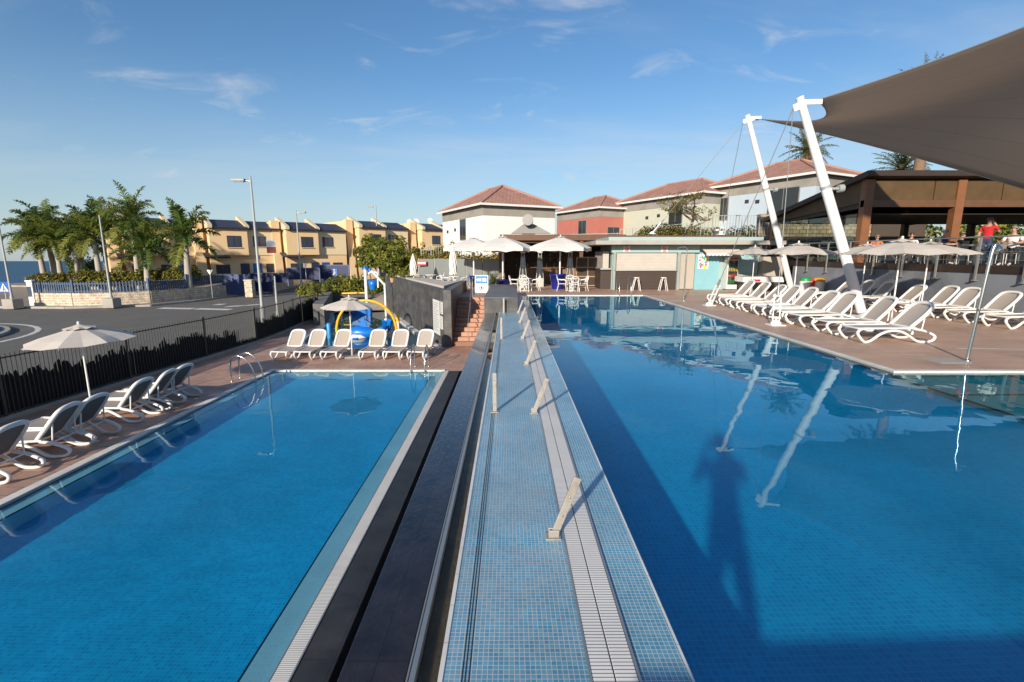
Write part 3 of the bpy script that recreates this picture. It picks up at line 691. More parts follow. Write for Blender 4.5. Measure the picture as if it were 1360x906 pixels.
# ------------------------------------------------------------------ pool ladders
def ladder(loc,rz,label,low=-1.0,gap=.5,h=.85):
    t=thing('pool_ladder',label,'pool ladder',loc,rz)
    for s in (-1,1):
        y=s*gap/2; q=MB(); q.tube(arc([(-.62,y,0),(-.62,y,h*.62),(-.52,y,h*.93),(-.30,y,h),(-.05,y,h*.80),(.12,y,h*.38),(.16,y,-.1),(.16,y,low)],5),.021,10); q.build('handrail',CHROME,t)
        q=MB(); q.lathe([(.05,0),(.05,.015),(.03,.02)],12,(-.62,y,.0)); q.build('flange',CHROME,t)
    for k in range(3):
        q=MB(); q.box(.12,.2,-gap/2+.01,gap/2-.01,-.32-.28*k-.02,-.32-.28*k); q.build('rung',CHROME,t)
p=G(349,505); ladder((PXL-.05,15.6,.0),0,'chrome ladder with two looped rails at the left edge of the lower pool')
p=G(556,492); ladder((p.x,PY1+.08,.0),-math.pi/2,'chrome ladder at the far edge of the lower pool, by the rightmost lounger')
p=G(830,392,U); ladder((p.x,YB+.1,U),-math.pi/2,'chrome ladder at the far edge of the upper pool in front of the kiosk',gap=.62,h=.95)
# showers
def shower(p,h,label,lean=0,hook=.35,hx=1):
    t=thing('pool_shower',label,'shower',p); q=MB()
    q.tube(arc([(0,0,0),(lean*h*.8,0,h*.8),(lean*h,0,h-.12),(lean*h+hx*hook*.35,0,h),(lean*h+hx*hook,0,h-.04)],5),.032,10); q.build('pipe',CHROME,t)
    q=MB(); q.lathe([(.07,-.06),(.05,0),(.02,.03)],12,(lean*h+hx*hook,0,h-.06)); q.build('shower_head',CHROME,t)
    q=MB(); q.box(-.75,-.12,-.25,.2,0,.008); q.build('drain_tray',CONCRETE,t); q=MB(); q.lathe([(.07,0),(.07,.02),(.035,.03)],12); q.build('flange',CHROME,t)
    q=MB(); q.tube([(0,-.03,1.05),(0,-.09,1.05)],.02,8); q.build('push_button',CHROME,t)
p=G(1284,479,U); shower((p.x,p.y,U),2.35,'tall chrome shower post at the near corner of the upper deck',.06,.12)
p=G(908,399,U); shower((p.x,p.y,U),2.5,'chrome shower post with a hooked head in front of the kiosk',0,.4,-1)

# ------------------------------------------------------------------ shade sail, masts, cables
A=Vector((10.46,17.6,E+5.16)); B=Vector((13.3,27.4,E+7.1)); Cc=Vector((19.8,17.2,E+1.6)); Dd=Vector((8.0,1.0,E+6.1))
def mast(base,top,r,label):
    base=Vector(base); t=thing('sail_mast',label,'mast',base); d=(Vector(top)-base); u=d.normalized()
    q=MB(); L=d.length; q.tube([u*.18,u*L*.25,u*L*.6,u*L],[r*.92,r,r*.95,r*.72],20); q.build('pole',ALU,t)
    q=MB(); q.box(-.3,.3,-.3,.3,0,.04); q.cbox((0,0,.14),(.06,.36,.26)); q.build('base_plate',ALU,t,bevel=.005)
    q=MB(); q.tube([u*(L*.60),u*(L*.60+.10)],r*1.04,20); q.build('collar',GREYMETAL,t)
    q=MB(); q.tube([u*L,u*(L+.05)],r*.8,16); q.beam(u*(L-.12)+Vector((0,0,0)),u*(L-.12)+Vector((.7,.0,.02)),.05,.16); q.beam(u*(L-.2),u*(L-.2)+Vector((-.28,-.02,-.12)),.05,.22); q.build('head_bracket',ALU,t,bevel=.004)
    q=MB(); p=u*(L*.60)+Vector((.16,0,0)); q.tube([p,p+Vector((.25,0,.0))],.05,8); q.tube([p+Vector((.25,0,0)),p+Vector((.42,0,.02))],.13,12); q.build('floodlight',GREYMETAL,t)
mast((12.45,16.9,U),A+Vector((-.75,-.3,-.05)),.165,'thick white leaning mast, the nearer of the two holding the sail')
mast((16.3,27.9,U),B+Vector((-.62,0,.15)),.17,'white leaning mast, the farther of the two holding the sail, by the waste bins')
def anchor(p,top,label,s=1.0):
    p=Vector(p); t=thing('cable_anchor',label,'cable anchor',p); d=(Vector(top)-p); u=d.normalized()
    q=MB(); q.box(-.22*s,.22*s,-.2*s,.2*s,0,.03); q.lathe([(.16*s,.03),(.15*s,.10),(.06*s,.16)],10)
    q.build('foot',ALU,t,bevel=.005)
    q=MB(); sd_=u.cross(Vector((0,0,1))).normalized()
    for k in (-1,1): q.beam(u*.1*s+sd_*.09*s*k,u*1.0*s+sd_*.09*s*k,.03*s,.07*s)
    for k in (.25,.55,.95): q.beam(u*k*s-sd_*.13*s,u*k*s+sd_*.13*s,.05*s,.05*s)
    q.build('turnbuckle',ALU,t)
    q=MB(); q.tube([u*.9*s,u*1.25*s],.045*s,8); q.tube([u*1.25*s,d],.014,6); q.build('cable',STEEL,t)
At=A+Vector((-.95,-.3,-.35)); Bt=B+Vector((-.85,0,-.2))
anchor(G(1030,432,U),At,'white cable anchor at the pool edge in front of the loungers, nearer one')
anchor(G(942,406,U),At,'white cable anchor at the pool edge, farther one near the kiosk awning')
anchor(D(866,311,30.6),Bt,'white cable anchor on the left part of the kiosk roof',.9)
anchor(D(957,312,30.6),Bt,'white cable anchor on the right part of the kiosk roof',.9)
def bow(P,Q,sag): 
    return lambda t: P.lerp(Q,t)+sag*(4*t*(1-t))
cen=(A+B+Cc+Dd)/4
eAB=bow(A,B,Vector((1.55,0,-.35))); eDC=bow(Dd,Cc,Vector((-.3,1.2,0)))
eAD=bow(A,Dd,Vector((4.45,0,.43))); eBC=bow(B,Cc,Vector((0,0,.15)))
def coons(u,v): # u along A->B, v along A->D
    return (1-v)*eAB(u)+v*eDC(u)+(1-u)*eAD(v)+u*eBC(v)-((1-u)*(1-v)*A+u*(1-v)*B+(1-u)*v*Dd+u*v*Cc)
m,nt,bs=_new('brown_sail_membrane')
tc=N(nt,'ShaderNodeUVMap'); sp=N(nt,'ShaderNodeSeparateXYZ'); nt.links.new(tc.outputs[0],sp.inputs[0])
mm=N(nt,'ShaderNodeMath',operation='MULTIPLY'); mm.inputs[1].default_value=9; nt.links.new(sp.outputs['X'],mm.inputs[0])
fr=N(nt,'ShaderNodeMath',operation='FRACT'); nt.links.new(mm.outputs[0],fr.inputs[0]); lt=N(nt,'ShaderNodeMath',operation='LESS_THAN'); lt.inputs[1].default_value=.035; nt.links.new(fr.outputs[0],lt.inputs[0])
mx=N(nt,'ShaderNodeMix',data_type='RGBA'); mx.inputs['A'].default_value=(.60,.53,.475,1); mx.inputs['B'].default_value=(.40,.34,.30,1); nt.links.new(lt.outputs[0],mx.inputs['Factor']); nt.links.new(mx.outputs['Result'],bs.inputs['Base Color']); bs.inputs['Roughness'].default_value=.9
ts=N(nt,'ShaderNodeBsdfTranslucent'); ts.inputs['Color'].default_value=(.55,.48,.41,1); ms=N(nt,'ShaderNodeMixShader'); ms.inputs[0].default_value=.55
nt.links.new(bs.outputs[0],ms.inputs[1]); nt.links.new(ts.outputs[0],ms.inputs[2]); nt.links.new(ms.outputs[0],nt.nodes['Material Output'].inputs['Surface'])
SAILM=m
t=thing('shade_sail','huge brown fabric sail stretched from the white masts over the right side','shade sail',(0,0,0))
n=28; q=MB(); q.add([coons(i/n,j/n) for j in range(n+1) for i in range(n+1)],[(j*(n+1)+i,j*(n+1)+i+1,(j+1)*(n+1)+i+1,(j+1)*(n+1)+i) for j in range(n) for i in range(n)],0,True)
o=q.build('membrane',SAILM,t); uv=o.data.uv_layers.new(name='UVMap')
for lp in o.data.loops: uv.data[lp.index].uv=((lp.vertex_index%(n+1))/n,(lp.vertex_index//(n+1))/n)
so_=o.modifiers.new('thickness','SOLIDIFY'); so_.thickness=.008
for e_ in (eAD,eAB,eBC,eDC):
    q=MB(); q.tube([e_(i/24) for i in range(25)],.018,6); q.build('edge_cable',STEEL,t)
for P_,T_ in ((A,At),(B,Bt)):
    q=MB(); q.tube([P_,T_],.03,6); q.cbox(P_.lerp(T_,.12),(.3,.3,.03)); q.build('corner_plate',ALU,t)

# ------------------------------------------------------------------ splash pool
b=MB(); b.sheet([SPL],-.32,0)
k=len(SPL)
b.add([(x,y,-.32) for x,y in SPL]+[(x,y,.02) for x,y in SPL],[(i,(i+1)%k,k+(i+1)%k,k+i) for i in range(k)],0)
o_s=struct('splash_pool_basin',b,brick('pale_aqua_mosaic',(.22,.42,.44),(.17,.36,.40),(.32,.46,.46),.06,.06,.005,.5,0,var=.2,vscale=1,bump=0))
o_s.cycles.is_caustics_receiver=True
b=MB(); b.sheet([SPL],-.05); struct('splash_pool_water',b,water('splash_pool_water',(.85,.96,.97))).cycles.is_caustics_caster=True
b=MB()
def strip(P,w,z0,z1,m=0):
    for i in range(len(P)-1): b.beam((*P[i],(z0+z1)/2),(*P[i+1],(z0+z1)/2),w,z1-z0,m)
strip([SPL[0],SPL[1]],.14,-.1,.035); strip([SPL[1],SPL[2]],.32,-.1,.04); strip(SPL[3:]+[SPL[0]],.3,-.1,.038,1)
struct('splash_pool_rim',b,[WHITE_TILE,brick('blue_rim_tile',(.20,.32,.42),(.26,.36,.43),(.5,.5,.5),.1,.1,.006,.4,0)])
# slate retaining wall beside it
wa=G(590.5,461); wb=G(513,410.5); wt=2.55
wall=[(wa.x+.0,wa.y),(wb.x,wb.y),(wb.x+.35,wb.y+.3),(wa.x+.35,wa.y+1.3),(wa.x+.35,28.3),(wa.x,28.3-.0)]
b=MB(); b.prism([(wa.x,wa.y),(wb.x,wb.y),(wb.x+.4,wb.y+.12),(wa.x+.32,wa.y+.75),(wa.x+.32,29.4),(wa.x,29.4),(wa.x-.001,wa.y+.9)] if False else [(wa.x,wa.y),(wb.x,wb.y),(wb.x+.4,wb.y+.12),(wa.x-.0,wa.y+.78),(wa.x-.0,29.4),(wa.x+.34,29.4),(wa.x+.34,wa.y)],-.3,wt,0)
o=tag(b.build('slate_retaining_wall',[SLATE],bevel=.012),'tall dark slate wall between the splash pool and the terracotta steps','wall')
sw=(wb-wa); sw.z=0; swn=sw.normalized(); nrm=Vector((swn.y,-swn.x,0)); 
if nrm.y>0: nrm=-nrm
def notice(px0,px1,py0,py1,label):
    # sheets fixed to the face of the slate wall
    def hit(px,py):
        d=ray(px,py); o_=Vector((0,0,E)); t_=((wa-o_).dot(nrm))/d.dot(nrm); return o_+d*t_
    a=hit(px0,(py0+py1)/2); c=hit(px1,(py0+py1)/2); zt=hit((px0+px1)/2,py0).z; zb=hit((px0+px1)/2,py1).z
    t=thing('notice_board',label,'notice',(a+nrm*.012)); t.location.z=zb
    q=MB(); d=c-a; d.z=0
    q.slab([(0,0,0),tuple(d),(d.x,d.y,zt-zb),(0,0,zt-zb)],.012) if False else q.beam((d.x/2,d.y/2,0),(d.x/2,d.y/2,zt-zb),d.length,.012) 
    q.v=[]; q.f=[]; q.m=[]; q.s=[]
    u=d.normalized(); q.add([v+w for w in (nrm*0,nrm*.014) for v in (Vector((0,0,0)),d,d+Vector((0,0,zt-zb)),Vector((0,0,zt-zb)))],[(0,3,2,1),(4,5,6,7),(0,1,5,4),(1,2,6,5),(2,3,7,6),(3,0,4,7)])
    q.build('board',mat('white_notice',(.66,.66,.64),.4,.04,8),t,)
    q=MB(); hh=zt-zb; rs=random.Random(int(px0)); z=hh*.92
    while z>hh*.08:
        w=rs.uniform(.45,.8); s0=d*.12+Vector((0,0,z))+nrm*.017; s1=d*(.12+w)+Vector((0,0,z))+nrm*.017; e=Vector((0,0,-.03))
        q.add([s0,s1,s1+e,s0+e],[(0,3,2,1)]); z-=.085
    q.build('printed_lines',mat('grey_print',(.30,.31,.33),.6,.2,9),t)
notice(576,584.5,398.5,443,'tall white notice of printed lines on the slate wall')
notice(585.3,588.6,401,417,'small white notice on the slate wall, upper of two')
notice(585.3,588.6,420,437,'small white notice on the slate wall, lower of two')
# back wall, left low wall
p=G(436,409); p2=G(514,408); b=MB(); b.prism([(p.x,p.y+.5),(p2.x,p2.y+1.0),(p2.x,p2.y+1.4),(p.x,p.y+.9)],-.2,.95,0)
tag(b.build('splash_back_wall',SLATE),'low dark slate wall behind the splash pool','wall')
q1=G(424,432); q2=G(437,408.5); b=MB(); b.prism([(q1.x-.3,q1.y),(q1.x+.35,q1.y),(q2.x+.2,q2.y+.4),(q2.x-.5,q2.y+.4)],-.2,1.25,0)
tag(b.build('splash_side_wall',mat('weathered_concrete',(.16,.155,.15),.85,.3,3,grime=(.08,.08,.08)),bevel=.03),'thick grey concrete wall end left of the splash pool','wall')
# toys
a=G(470,441); arch=thing('spray_arch','yellow spray arch spanning the splash pool','water toy',(0,0,0))
pl=G(447,442,-.1); pr_=G(527,441,-.1); q=MB(); mid=(pl+pr_)/2
pts=[]
for i in range(19):
    f=i/18; ang=math.pi*f; c_=mid+(pr_-pl)/2*(-math.cos(ang)); pts.append(Vector((c_.x,c_.y+.0,-.3+1.95*math.sin(ang)**.8)))
q.tube(pts,.075,10); q.build('tube',YELLOW,arch)
for i,P_ in enumerate((pts[0],pts[-1])):
    q=MB(); q.lathe([(.14,0),(.14,.05),(.09,.09)],12,(P_.x,P_.y,-.32)); q.build('flange',ALU,arch)
a=G(488,415,-.3); t=thing('tipping_bucket_tower','white pole with a hanging blue tipping bucket behind the splash pool','water toy',(a.x,a.y,-.3))
s=a.y/F
q=MB(); q.tube([(0,0,0),(0,0,3.3)],.12,12); q.build('pole',ALU,t)
q=MB(); q.tube(arc([(.25,0,2.9),(.35,0,3.05),(.8,0,3.05),(.92,0,2.9),(.92,0,1.9)],4),.07,8); q.build('bracket',ALU,t)
q=MB(); q.lathe([(.22,1.75),(.30,2.1),(.34,2.45),(.30,2.45),(.2,1.8)],14,(.52,0,0)); q.build('bucket',BLUE_TOY,t)
q=MB(); q.lathe([(.2,3.3),(.2,3.4),(.04,3.55)],10); q.build('cap',BLUE_TOY,t)
q=MB(); q.tube([(-1.9,.1,1.45),(0,.1,1.5)],.07,8); q.build('crossbar',YELLOW,t)
a=G(513,424.5,-.3); t=thing('bent_spray_pole','bent white spray pole beside the slate wall','water toy',(a.x,a.y,-.3)); q=MB(); q.tube(arc([(0,0,0),(0,0,2.2),(-.08,0,2.45),(-.95,0,3.4)],4),.075,10); q.build('pole',ALU,t)
q=MB(); q.lathe([(.13,-.08),(.10,.05),(.05,.12)],10,(-.95,0,3.4)); q.build('nozzle',BLUE_TOY,t)
a=G(481,422.5,-.3); t=thing('blue_slide_panel','blue play panel standing in the splash pool','water toy',(a.x,a.y,-.3)); q=MB(); q.box(-.68,.68,-.2,.2,0,1.02); q.build('panel',BLUE_TOY,t,bevel=.05)
q=MB(); q.tube([(-.64,-.22,.15),(-.1,-.22,.8),(.3,-.22,.55),(.64,-.22,.85)],.03,6); q.build('moulding',mat('dark_blue_plastic',(.01,.09,.36),.4),t)
# whale seat
a=G(482,452,-.2); t=thing('whale_toy','blue and white whale water seat in the splash pool','water toy',(a.x,a.y,-.25))
def blob(rings,m=0,n=14):
    q=MB(); vs=[]
    for (x,y,z,ry,rz) in rings:
        for j in range(n): an=2*math.pi*j/n; vs.append((x,y+ry*math.cos(an),z+rz*math.sin(an)))
    q.add(vs,[(k*n+j,k*n+(j+1)%n,(k+1)*n+(j+1)%n,(k+1)*n+j) for k in range(len(rings)-1) for j in range(n)],m,True); return q
q=blob([(-.9,0,.28,.02,.02),(-.82,0,.34,.2,.17),(-.55,0,.42,.36,.31),(-.15,0,.46,.42,.36),(.3,0,.42,.36,.3),(.75,0,.40,.2,.2),(1.05,0,.55,.1,.12),(1.15,0,.62,.02,.02)]); q.build('body',BLUE_TOY,t)
q=blob([(-.86,-.12,.18,.02,.02),(-.75,-.18,.24,.2,.12),(-.45,-.24,.28,.26,.16),(0,-.24,.28,.24,.15),(.3,-.18,.25,.05,.04)]); q.build('belly',W_PLASTIC,t)
q=MB(); q.slab([(-.15,-.03,.75),(.28,-.03,.72),(.12,-.03,1.22),(.02,-.03,1.25)],.08); q.build('dorsal_fin',BLUE_TOY,t,bevel=.02)
for s_ in (-1,1):
    q=MB(); q.slab([(1.0,.0,.55),(1.2,.02*s_,.62),(1.42,.42*s_,1.05),(1.15,.48*s_,1.12)],.07); q.build('tail_fluke',BLUE_TOY,t,bevel=.02)
    q=MB(); q.slab([(-.4,.3*s_,.3),(-.1,.32*s_,.28),(-.1,.7*s_,.12),(-.3,.68*s_,.12)],.06); q.build('flipper',BLUE_TOY,t,bevel=.02)
a=G(510,449,-.2); t=thing('whale_tail_seat','darker blue curved seat beside the whale toy','water toy',(a.x-.2,a.y+.2,-.25)); q=blob([(-.45,0,.2,.05,.05),(-.35,0,.3,.3,.2),(.1,0,.4,.32,.26),(.5,0,.62,.2,.2),(.62,0,.9,.06,.1)]); q.build('seat',BLUE_TOY,t)
q=MB(); q.lathe([(.2,0),(.16,.2)],12,(0,0,0)); q.build('pedestal',mat('dark_blue_base',(.01,.06,.25),.4),t)
a=G(438,456,-.3); t=thing('blue_spray_post','short blue spray post at the left of the splash pool','water toy',(a.x,a.y,-.3)); q=MB(); q.lathe([(.11,0),(.11,.95),(.08,1.02),(0,1.04)],14); q.build('post',mat('azure_plastic',(.02,.27,.62),.35),t); q=MB(); q.lathe([(.16,0),(.16,.06),(.11,.08)],14); q.build('flange',ALU,t)
a=G(529,441,-.2); t=thing('yellow_tipped_post','short white post with a yellow tip by the slate wall','water toy',(a.x,a.y,-.2)); q=MB(); q.lathe([(.08,0),(.08,.6)],10); q.build('post',ALU,t); q=MB(); q.lathe([(.1,.6),(.1,.95),(.03,1.05)],10); q.build('tip',YELLOW,t)
for i,(px,py) in enumerate(((454,431),(514,452))):
    a=G(px,py,-.3); q=MB(); q.lathe([(.1,0),(.065,.06),(.065,1.05),(.11,1.1),(.0,1.16)],10)
    tag(q.build('water_jet_post',ALU,loc=(a.x,a.y,-.3)),'slim white jet post in the splash pool '+('by the left leg of the yellow arch' if i==0 else 'right of the whale toy'),'water toy','jet posts')
# ------------------------------------------------------------------ kiosk
KY=30.0
def kx(px,Y=KY): return D(px,350,Y).x
def kz(py,Y=KY): return D(676,py,Y).z
BEIGE=stripes('beige_roller_shutter',(.49,.455,.415),(.33,.31,.28),.09,.86,'Z',.6)
DOORB=mat('beige_door_panel',(.40,.36,.31),.6,.06,2)
PLANK=stripes('dark_plank_front',(.050,.033,.026),(.02,.014,.011),.17,.92,'Z',.6)
x0=kx(812); x1=kx(1012)
t=thing('kiosk','low teal poolside kiosk with beige shutter, dark plank counter and concrete roof','kiosk',(0,0,0))
q=MB(); q.box(x0+.1,x1,KY+.35,KY+4.2,U,kz(326)); q.build('wall',TEAL,t)
q=MB(); q.box(kx(787),kx(1031),KY-.9,KY+4.6,kz(325.5),kz(320)); q.build('roof',CONCRETE,t,bevel=.03)
q=MB(); q.box(kx(806),kx(1008),KY-.3,KY+4.3,kz(320)+.003,kz(315)); q.build('parapet',TEAL,t)
q=MB(); q.box(x0,kx(928),KY-.02,KY+.34,kz(335.5),kz(326)-.002); q.build('fascia',TEAL,t)
q=MB(); q.box(kx(817),kx(899),KY+.1,KY+.34,kz(358.5),kz(335.5)); q.build('shutter',BEIGE,t)
q=MB(); q.box(kx(817),kx(899),KY+.02,KY+.34,U,kz(360)); q.box(kx(800),kx(815),KY+.5,KY+3.6,U,kz(358.5)); q.build('counter_front',PLANK,t)
q=MB(); q.box(kx(816),kx(900),KY-.12,KY+.4,kz(360)+.002,kz(358.5)); q.box(kx(799),kx(815),KY+.3,KY+3.7,kz(358.5)+.003,kz(356.5)); q.build('counter_top',STEEL,t)
q=MB(); q.box(kx(803),kx(811),KY+.6,KY+3.4,kz(358),kz(334)); q.build('side_shutter',BEIGE,t)
for px in (815.5,901):
    q=MB(); q.box(kx(px)-.08,kx(px)+.08,KY-.12,KY+.05,U,kz(335.5)); q.build('column',mat('grey_green_column',(.27,.31,.30),.6),t)
q=MB(); q.box(kx(903),kx(924),KY+.16,KY+.34,U+.04,kz(336)); q.build('door',DOORB,t)
q=MB(); q.box(kx(925),kx(957),KY+.2,KY+.36,U,kz(336)); q.build('teal_panel',mat('teal_panel_paint',(.20,.42,.48),.6,.08,2),t)
q=MB(); q.box(kx(977),kx(1009),KY+.22,KY+.36,U+1.0,kz(338)); q.build('service_hatch',mat('pale_teal_panel',(.30,.47,.52),.6,.08,2),t)
q=MB(); q.box(kx(1011),kx(1038),KY-.2,KY+3,U,kz(341)); q.build('side_wall',mat('beige_render',(.40,.36,.30),.8,.08,2),t)
q=MB(); n=30; w=kx(979)-kx(931); vs=[]
for i in range(n+1):
    x=kx(931)+w*i/n; s=.03*math.sin(i*math.pi*.66); vs+=[(x,KY+.2,kz(328.5)),(x,KY-.75,kz(336.5)),(x,KY-.77,kz(339.5)+s)]
q.add(vs,[(i*3+j,i*3+j+1,(i+1)*3+j+1,(i+1)*3+j) for i in range(n) for j in range(2)]); o=q.build('awning',CANVAS_W,t); so_=o.modifiers.new('thickness','SOLIDIFY'); so_.thickness=.01
def panel_sign(name,label,px0,px1,py0,py1,Y,bgm,shapes,cat='sign'):
    a=D(px0,py1,Y); c=D(px1,py0,Y); w=c.x-a.x; h=c.z-a.z
    t=thing(name,label,cat,((a.x+c.x)/2,Y,a.z)); q=MB(); q.box(-w/2,w/2,-.02,0,0,h); q.build('board',bgm,t)
    for nm,m_,boxes in shapes:
        q=MB()
        for bx in boxes: q.box(-w/2+bx[0]*w,-w/2+bx[1]*w,-.026-(.002 if len(bx)>4 else 0),-.021,bx[2]*h,bx[3]*h)
        q.build(nm,m_,t)
    return t,w,h
WS=mat('white_sign',(.75,.74,.72),.5,.03,3); RS=mat('red_sign_paint',(.5,.03,.03),.5,.08,3); BS=mat('blue_sign_paint',(.01,.10,.42),.45,.08,3)
BK=mat('black_print',(.03,.03,.035),.6,.1,3)
for i,(a,c,lab) in enumerate(((828,837,'small white prohibition sign on the left of the teal kiosk fascia'),(878,887,'small white prohibition sign on the right of the teal kiosk fascia'))):
    t,w,h=panel_sign('prohibition_sign',lab,a,c,327 if i==0 else 326.3,334.5 if i==0 else 335.3,KY-.025,WS,[('lettering',RS,[(.15,.85,.06,.14),(.2,.8,.18,.23)])])
    q=MB(); rr=.30*w; q.tube([(rr*math.cos(2*math.pi*j/16),-.026,h*.6+rr*math.sin(2*math.pi*j/16)) for j in range(16)],.018,5,True); q.tube([(-rr*.7,-.026,h*.6+rr*.7),(rr*.7,-.026,h*.6-rr*.7)],.016,5); q.build('red_ring',RS,t)
    q=MB(); q.box(-rr*.5,rr*.4,-.025,-.021,h*.57,h*.64); q.build('pictogram',BK,t); t['group']='kiosk prohibition signs'
cols=[mat(n_,c_,.5,.1,5) for n_,c_ in (('lime_print',(.35,.50,.05)),('magenta_print',(.55,.06,.22)),('yellow_print',(.75,.55,.05)),('teal_print',(.05,.35,.30)))]
rs=random.Random(5); shp=[]
for nm,m_ in zip(('green_patches','pink_patches','yellow_patches','teal_patches'),cols):
    bx=[]
    for _ in range(7):
        a=rs.uniform(.04,.75); b_=rs.uniform(.04,.8); bx.append((a,a+rs.uniform(.16,.30),b_,b_+rs.uniform(.07,.15)))
    shp.append((nm,m_,bx))
for i_,s_ in enumerate(shp): pass
t,w,h=panel_sign('ice_cream_poster','colourful poster of ice creams on the teal kiosk wall beside the drinks fridge',926.5,941.5,338,357.5,KY+.18,WS,[],'poster')
for i_,(nm,m_,bx) in enumerate(shp):
    q=MB()
    for k,bb in enumerate(bx): q.lathe([(.0,0),(min(bb[1]-bb[0],.2)*w*.5,0),(min(bb[1]-bb[0],.2)*w*.5,.004),(0,.004)],10,(0,0,0)); 
    o_=len(q.v)//5
    q2=MB()
    for k,bb in enumerate(bx):
        cx_=-w/2+(bb[0]+bb[1])/2*w; cz_=(bb[2]+bb[3])/2*h; r_=(bb[1]-bb[0])*w*.5
        q2.add([(cx_+r_*math.cos(2*math.pi*j/12)*.9,-.022-.001*(i_+1)-.0002*k,cz_+r_*1.1*math.sin(2*math.pi*j/12)) for j in range(12)],[tuple(range(12))])
    q2.build(nm,m_,t)
# fridge
t=thing('drinks_fridge','upright drinks fridge with glass door beside the kiosk poster','fridge',((kx(964)+kx(978))/2,KY-.35,U)); w=kx(978)-kx(964); hh=kz(341)-U
q=MB(); q.box(-w/2,w/2,.05,.55,.05,hh); q.build('cabinet',W_PLASTIC,t,bevel=.01)
q=MB(); q.box(-w/2+.05,w/2-.05,.02,.049,.35,hh-.22); q.build('door_recess',mat('fridge_inside',(.05,.06,.06),.4),t)
q=MB(); q.box(-w/2+.04,w/2-.04,.01,.014,.33,hh-.2); q.build('glass_door',glass('fridge_glass'),t)
for k,(m_,c_) in enumerate((('green_bottles',(.06,.22,.05)),('red_cans',(.45,.03,.02)),('yellow_cartons',(.6,.4,.03)),('dark_bottles',(.03,.03,.04)))):
    q=MB(); z=.42+k*.36
    for j in range(5): q.lathe([(.035,0),(.035,.17),(.015,.22),(.015,.25)],8,(-w/2+.11+j*(w-.22)/4,.0,z))
    q.v=[(x,.032-.012+ (y*.3),z_) for x,y,z_ in q.v]; q.build('bottle_row',mat(m_,c_,.4),t)
q=MB(); q.box(-w/2+.03,w/2-.03,.035,.05,hh-.18,hh-.04); q.build('header',mat('fridge_header_red',(.5,.05,.04),.5),t)
# games table
t=thing('games_table','white air hockey table with red trim in front of the kiosk hatch','games table',((kx(974)+kx(1030))/2-.2,28.9,U)); 
q=MB(); q.box(-1.2,1.2,-.55,.55,.55,.86); q.build('playfield_box',W_PLASTIC,t,bevel=.03)
q=MB(); q.box(-1.12,1.12,-.47,.47,.862,.875); q.build('playing_surface',mat('grey_play_surface',(.4,.42,.44),.3),t)
for x in (-.85,.85):
    q=MB(); q.box(x-.13,x+.13,-.4,.4,0,.55); q.build('leg',mat('charcoal_leg',(.05,.05,.055),.5),t)
q=MB(); q.box(-.8,-.2,-.57,-.551,.6,.72); q.build('red_panel',REDP,t)
# bins
for i,(px,m_,lab,hh,rr) in enumerate(((1067.5,GREENP,'pale litter bin with a green lid at the left end of the grey wall',.95,.27),(1076,None,'red cylindrical bin between the green and the orange lidded bins',.82,.17),(1085.5,ORANGEP,'pale litter bin with an orange lid at the left end of the grey wall',.9,.30))):
    p=D(px,391,26.3); t=thing('litter_bin',lab,'bin',(p.x,p.y,U),0,'bins by the grey wall'); bodym=REDP if m_ is None else W_PLASTIC
    q=MB(); q.lathe([(rr*.9,0),(rr,hh*.78)],16); q.build('body',bodym,t)
    q=MB(); q.lathe([(rr*1.04,hh*.78+.002),(rr*1.04,hh*.9),(rr*.7,hh),(0,hh*1.02)],16); q.build('lid',m_ or REDP,t)
# stools
def stool():
    t=thing('bar_stool','','stool')
    for y in (-.16,.16):
        q=MB(); q.tube(arc([(-.24,y,0),(-.1,y*.8,.68),(-.04,y*.7,.76),(.04,y*.7,.76),(.1,y*.8,.68),(.24,y,0)],4),.022,8); q.build('leg_loop',W_PLASTIC,t)
    q=MB(); q.lathe([(.0,.74),(.17,.75),(.18,.78),(.16,.80),(0,.805)],16); q.build('seat',W_PLASTIC,t)
    q=MB(); q.tube([(-.18,-.17,.3),(-.18,.17,.3)],.014,6); q.tube([(.18,-.17,.3),(.18,.17,.3)],.014,6); q.build('footrest',W_PLASTIC,t); return t
st=stool()
for i,px in enumerate((846.5,882.5)): put(st,i==0,(kx(px,29.2),29.2,U),0,'white bar stool at the dark kiosk counter, '+('left one behind the pool ladder' if i==0 else 'right one'),'bar stools at the kiosk')

# ------------------------------------------------------------------ open bar behind the white parasols
BY=34.0
t=thing('bar_pavilion','open wooden bar pavilion with flat timber roof behind the white parasols','bar',(0,0,0))
bx=lambda px: D(px,350,BY).x; bz=lambda py: D(676,py,BY).z
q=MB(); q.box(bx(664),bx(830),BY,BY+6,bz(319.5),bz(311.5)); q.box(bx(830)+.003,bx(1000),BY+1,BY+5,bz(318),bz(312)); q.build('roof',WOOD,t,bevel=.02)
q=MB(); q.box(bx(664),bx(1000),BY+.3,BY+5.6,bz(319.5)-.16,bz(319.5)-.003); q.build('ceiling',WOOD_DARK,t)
for px in (668,772,826):
    q=MB(); q.box(bx(px)-.12,bx(px)+.12,BY+.1,BY+.34,U,bz(319.5)); q.build('post',WOOD,t)
q=MB(); q.box(bx(664),bx(830),BY+5.5,BY+5.7,U,bz(319.5)-.16); q.box(bx(664)-.1,bx(664)+.1,BY+.4,BY+5.5,U,bz(319.5)-.16); q.build('back_wall',mat('dark_brown_panel',(.20,.12,.07),.6,.3,2),t)
q=MB(); q.box(bx(690),bx(752),BY+2.2,BY+2.9,U,U+1.1); q.build('bar_counter',WOOD,t)
q=MB(); q.box(bx(686),bx(756),BY+2.05,BY+3.0,U+1.103,U+1.15); q.build('counter_top',WOOD_ORANGE,t)
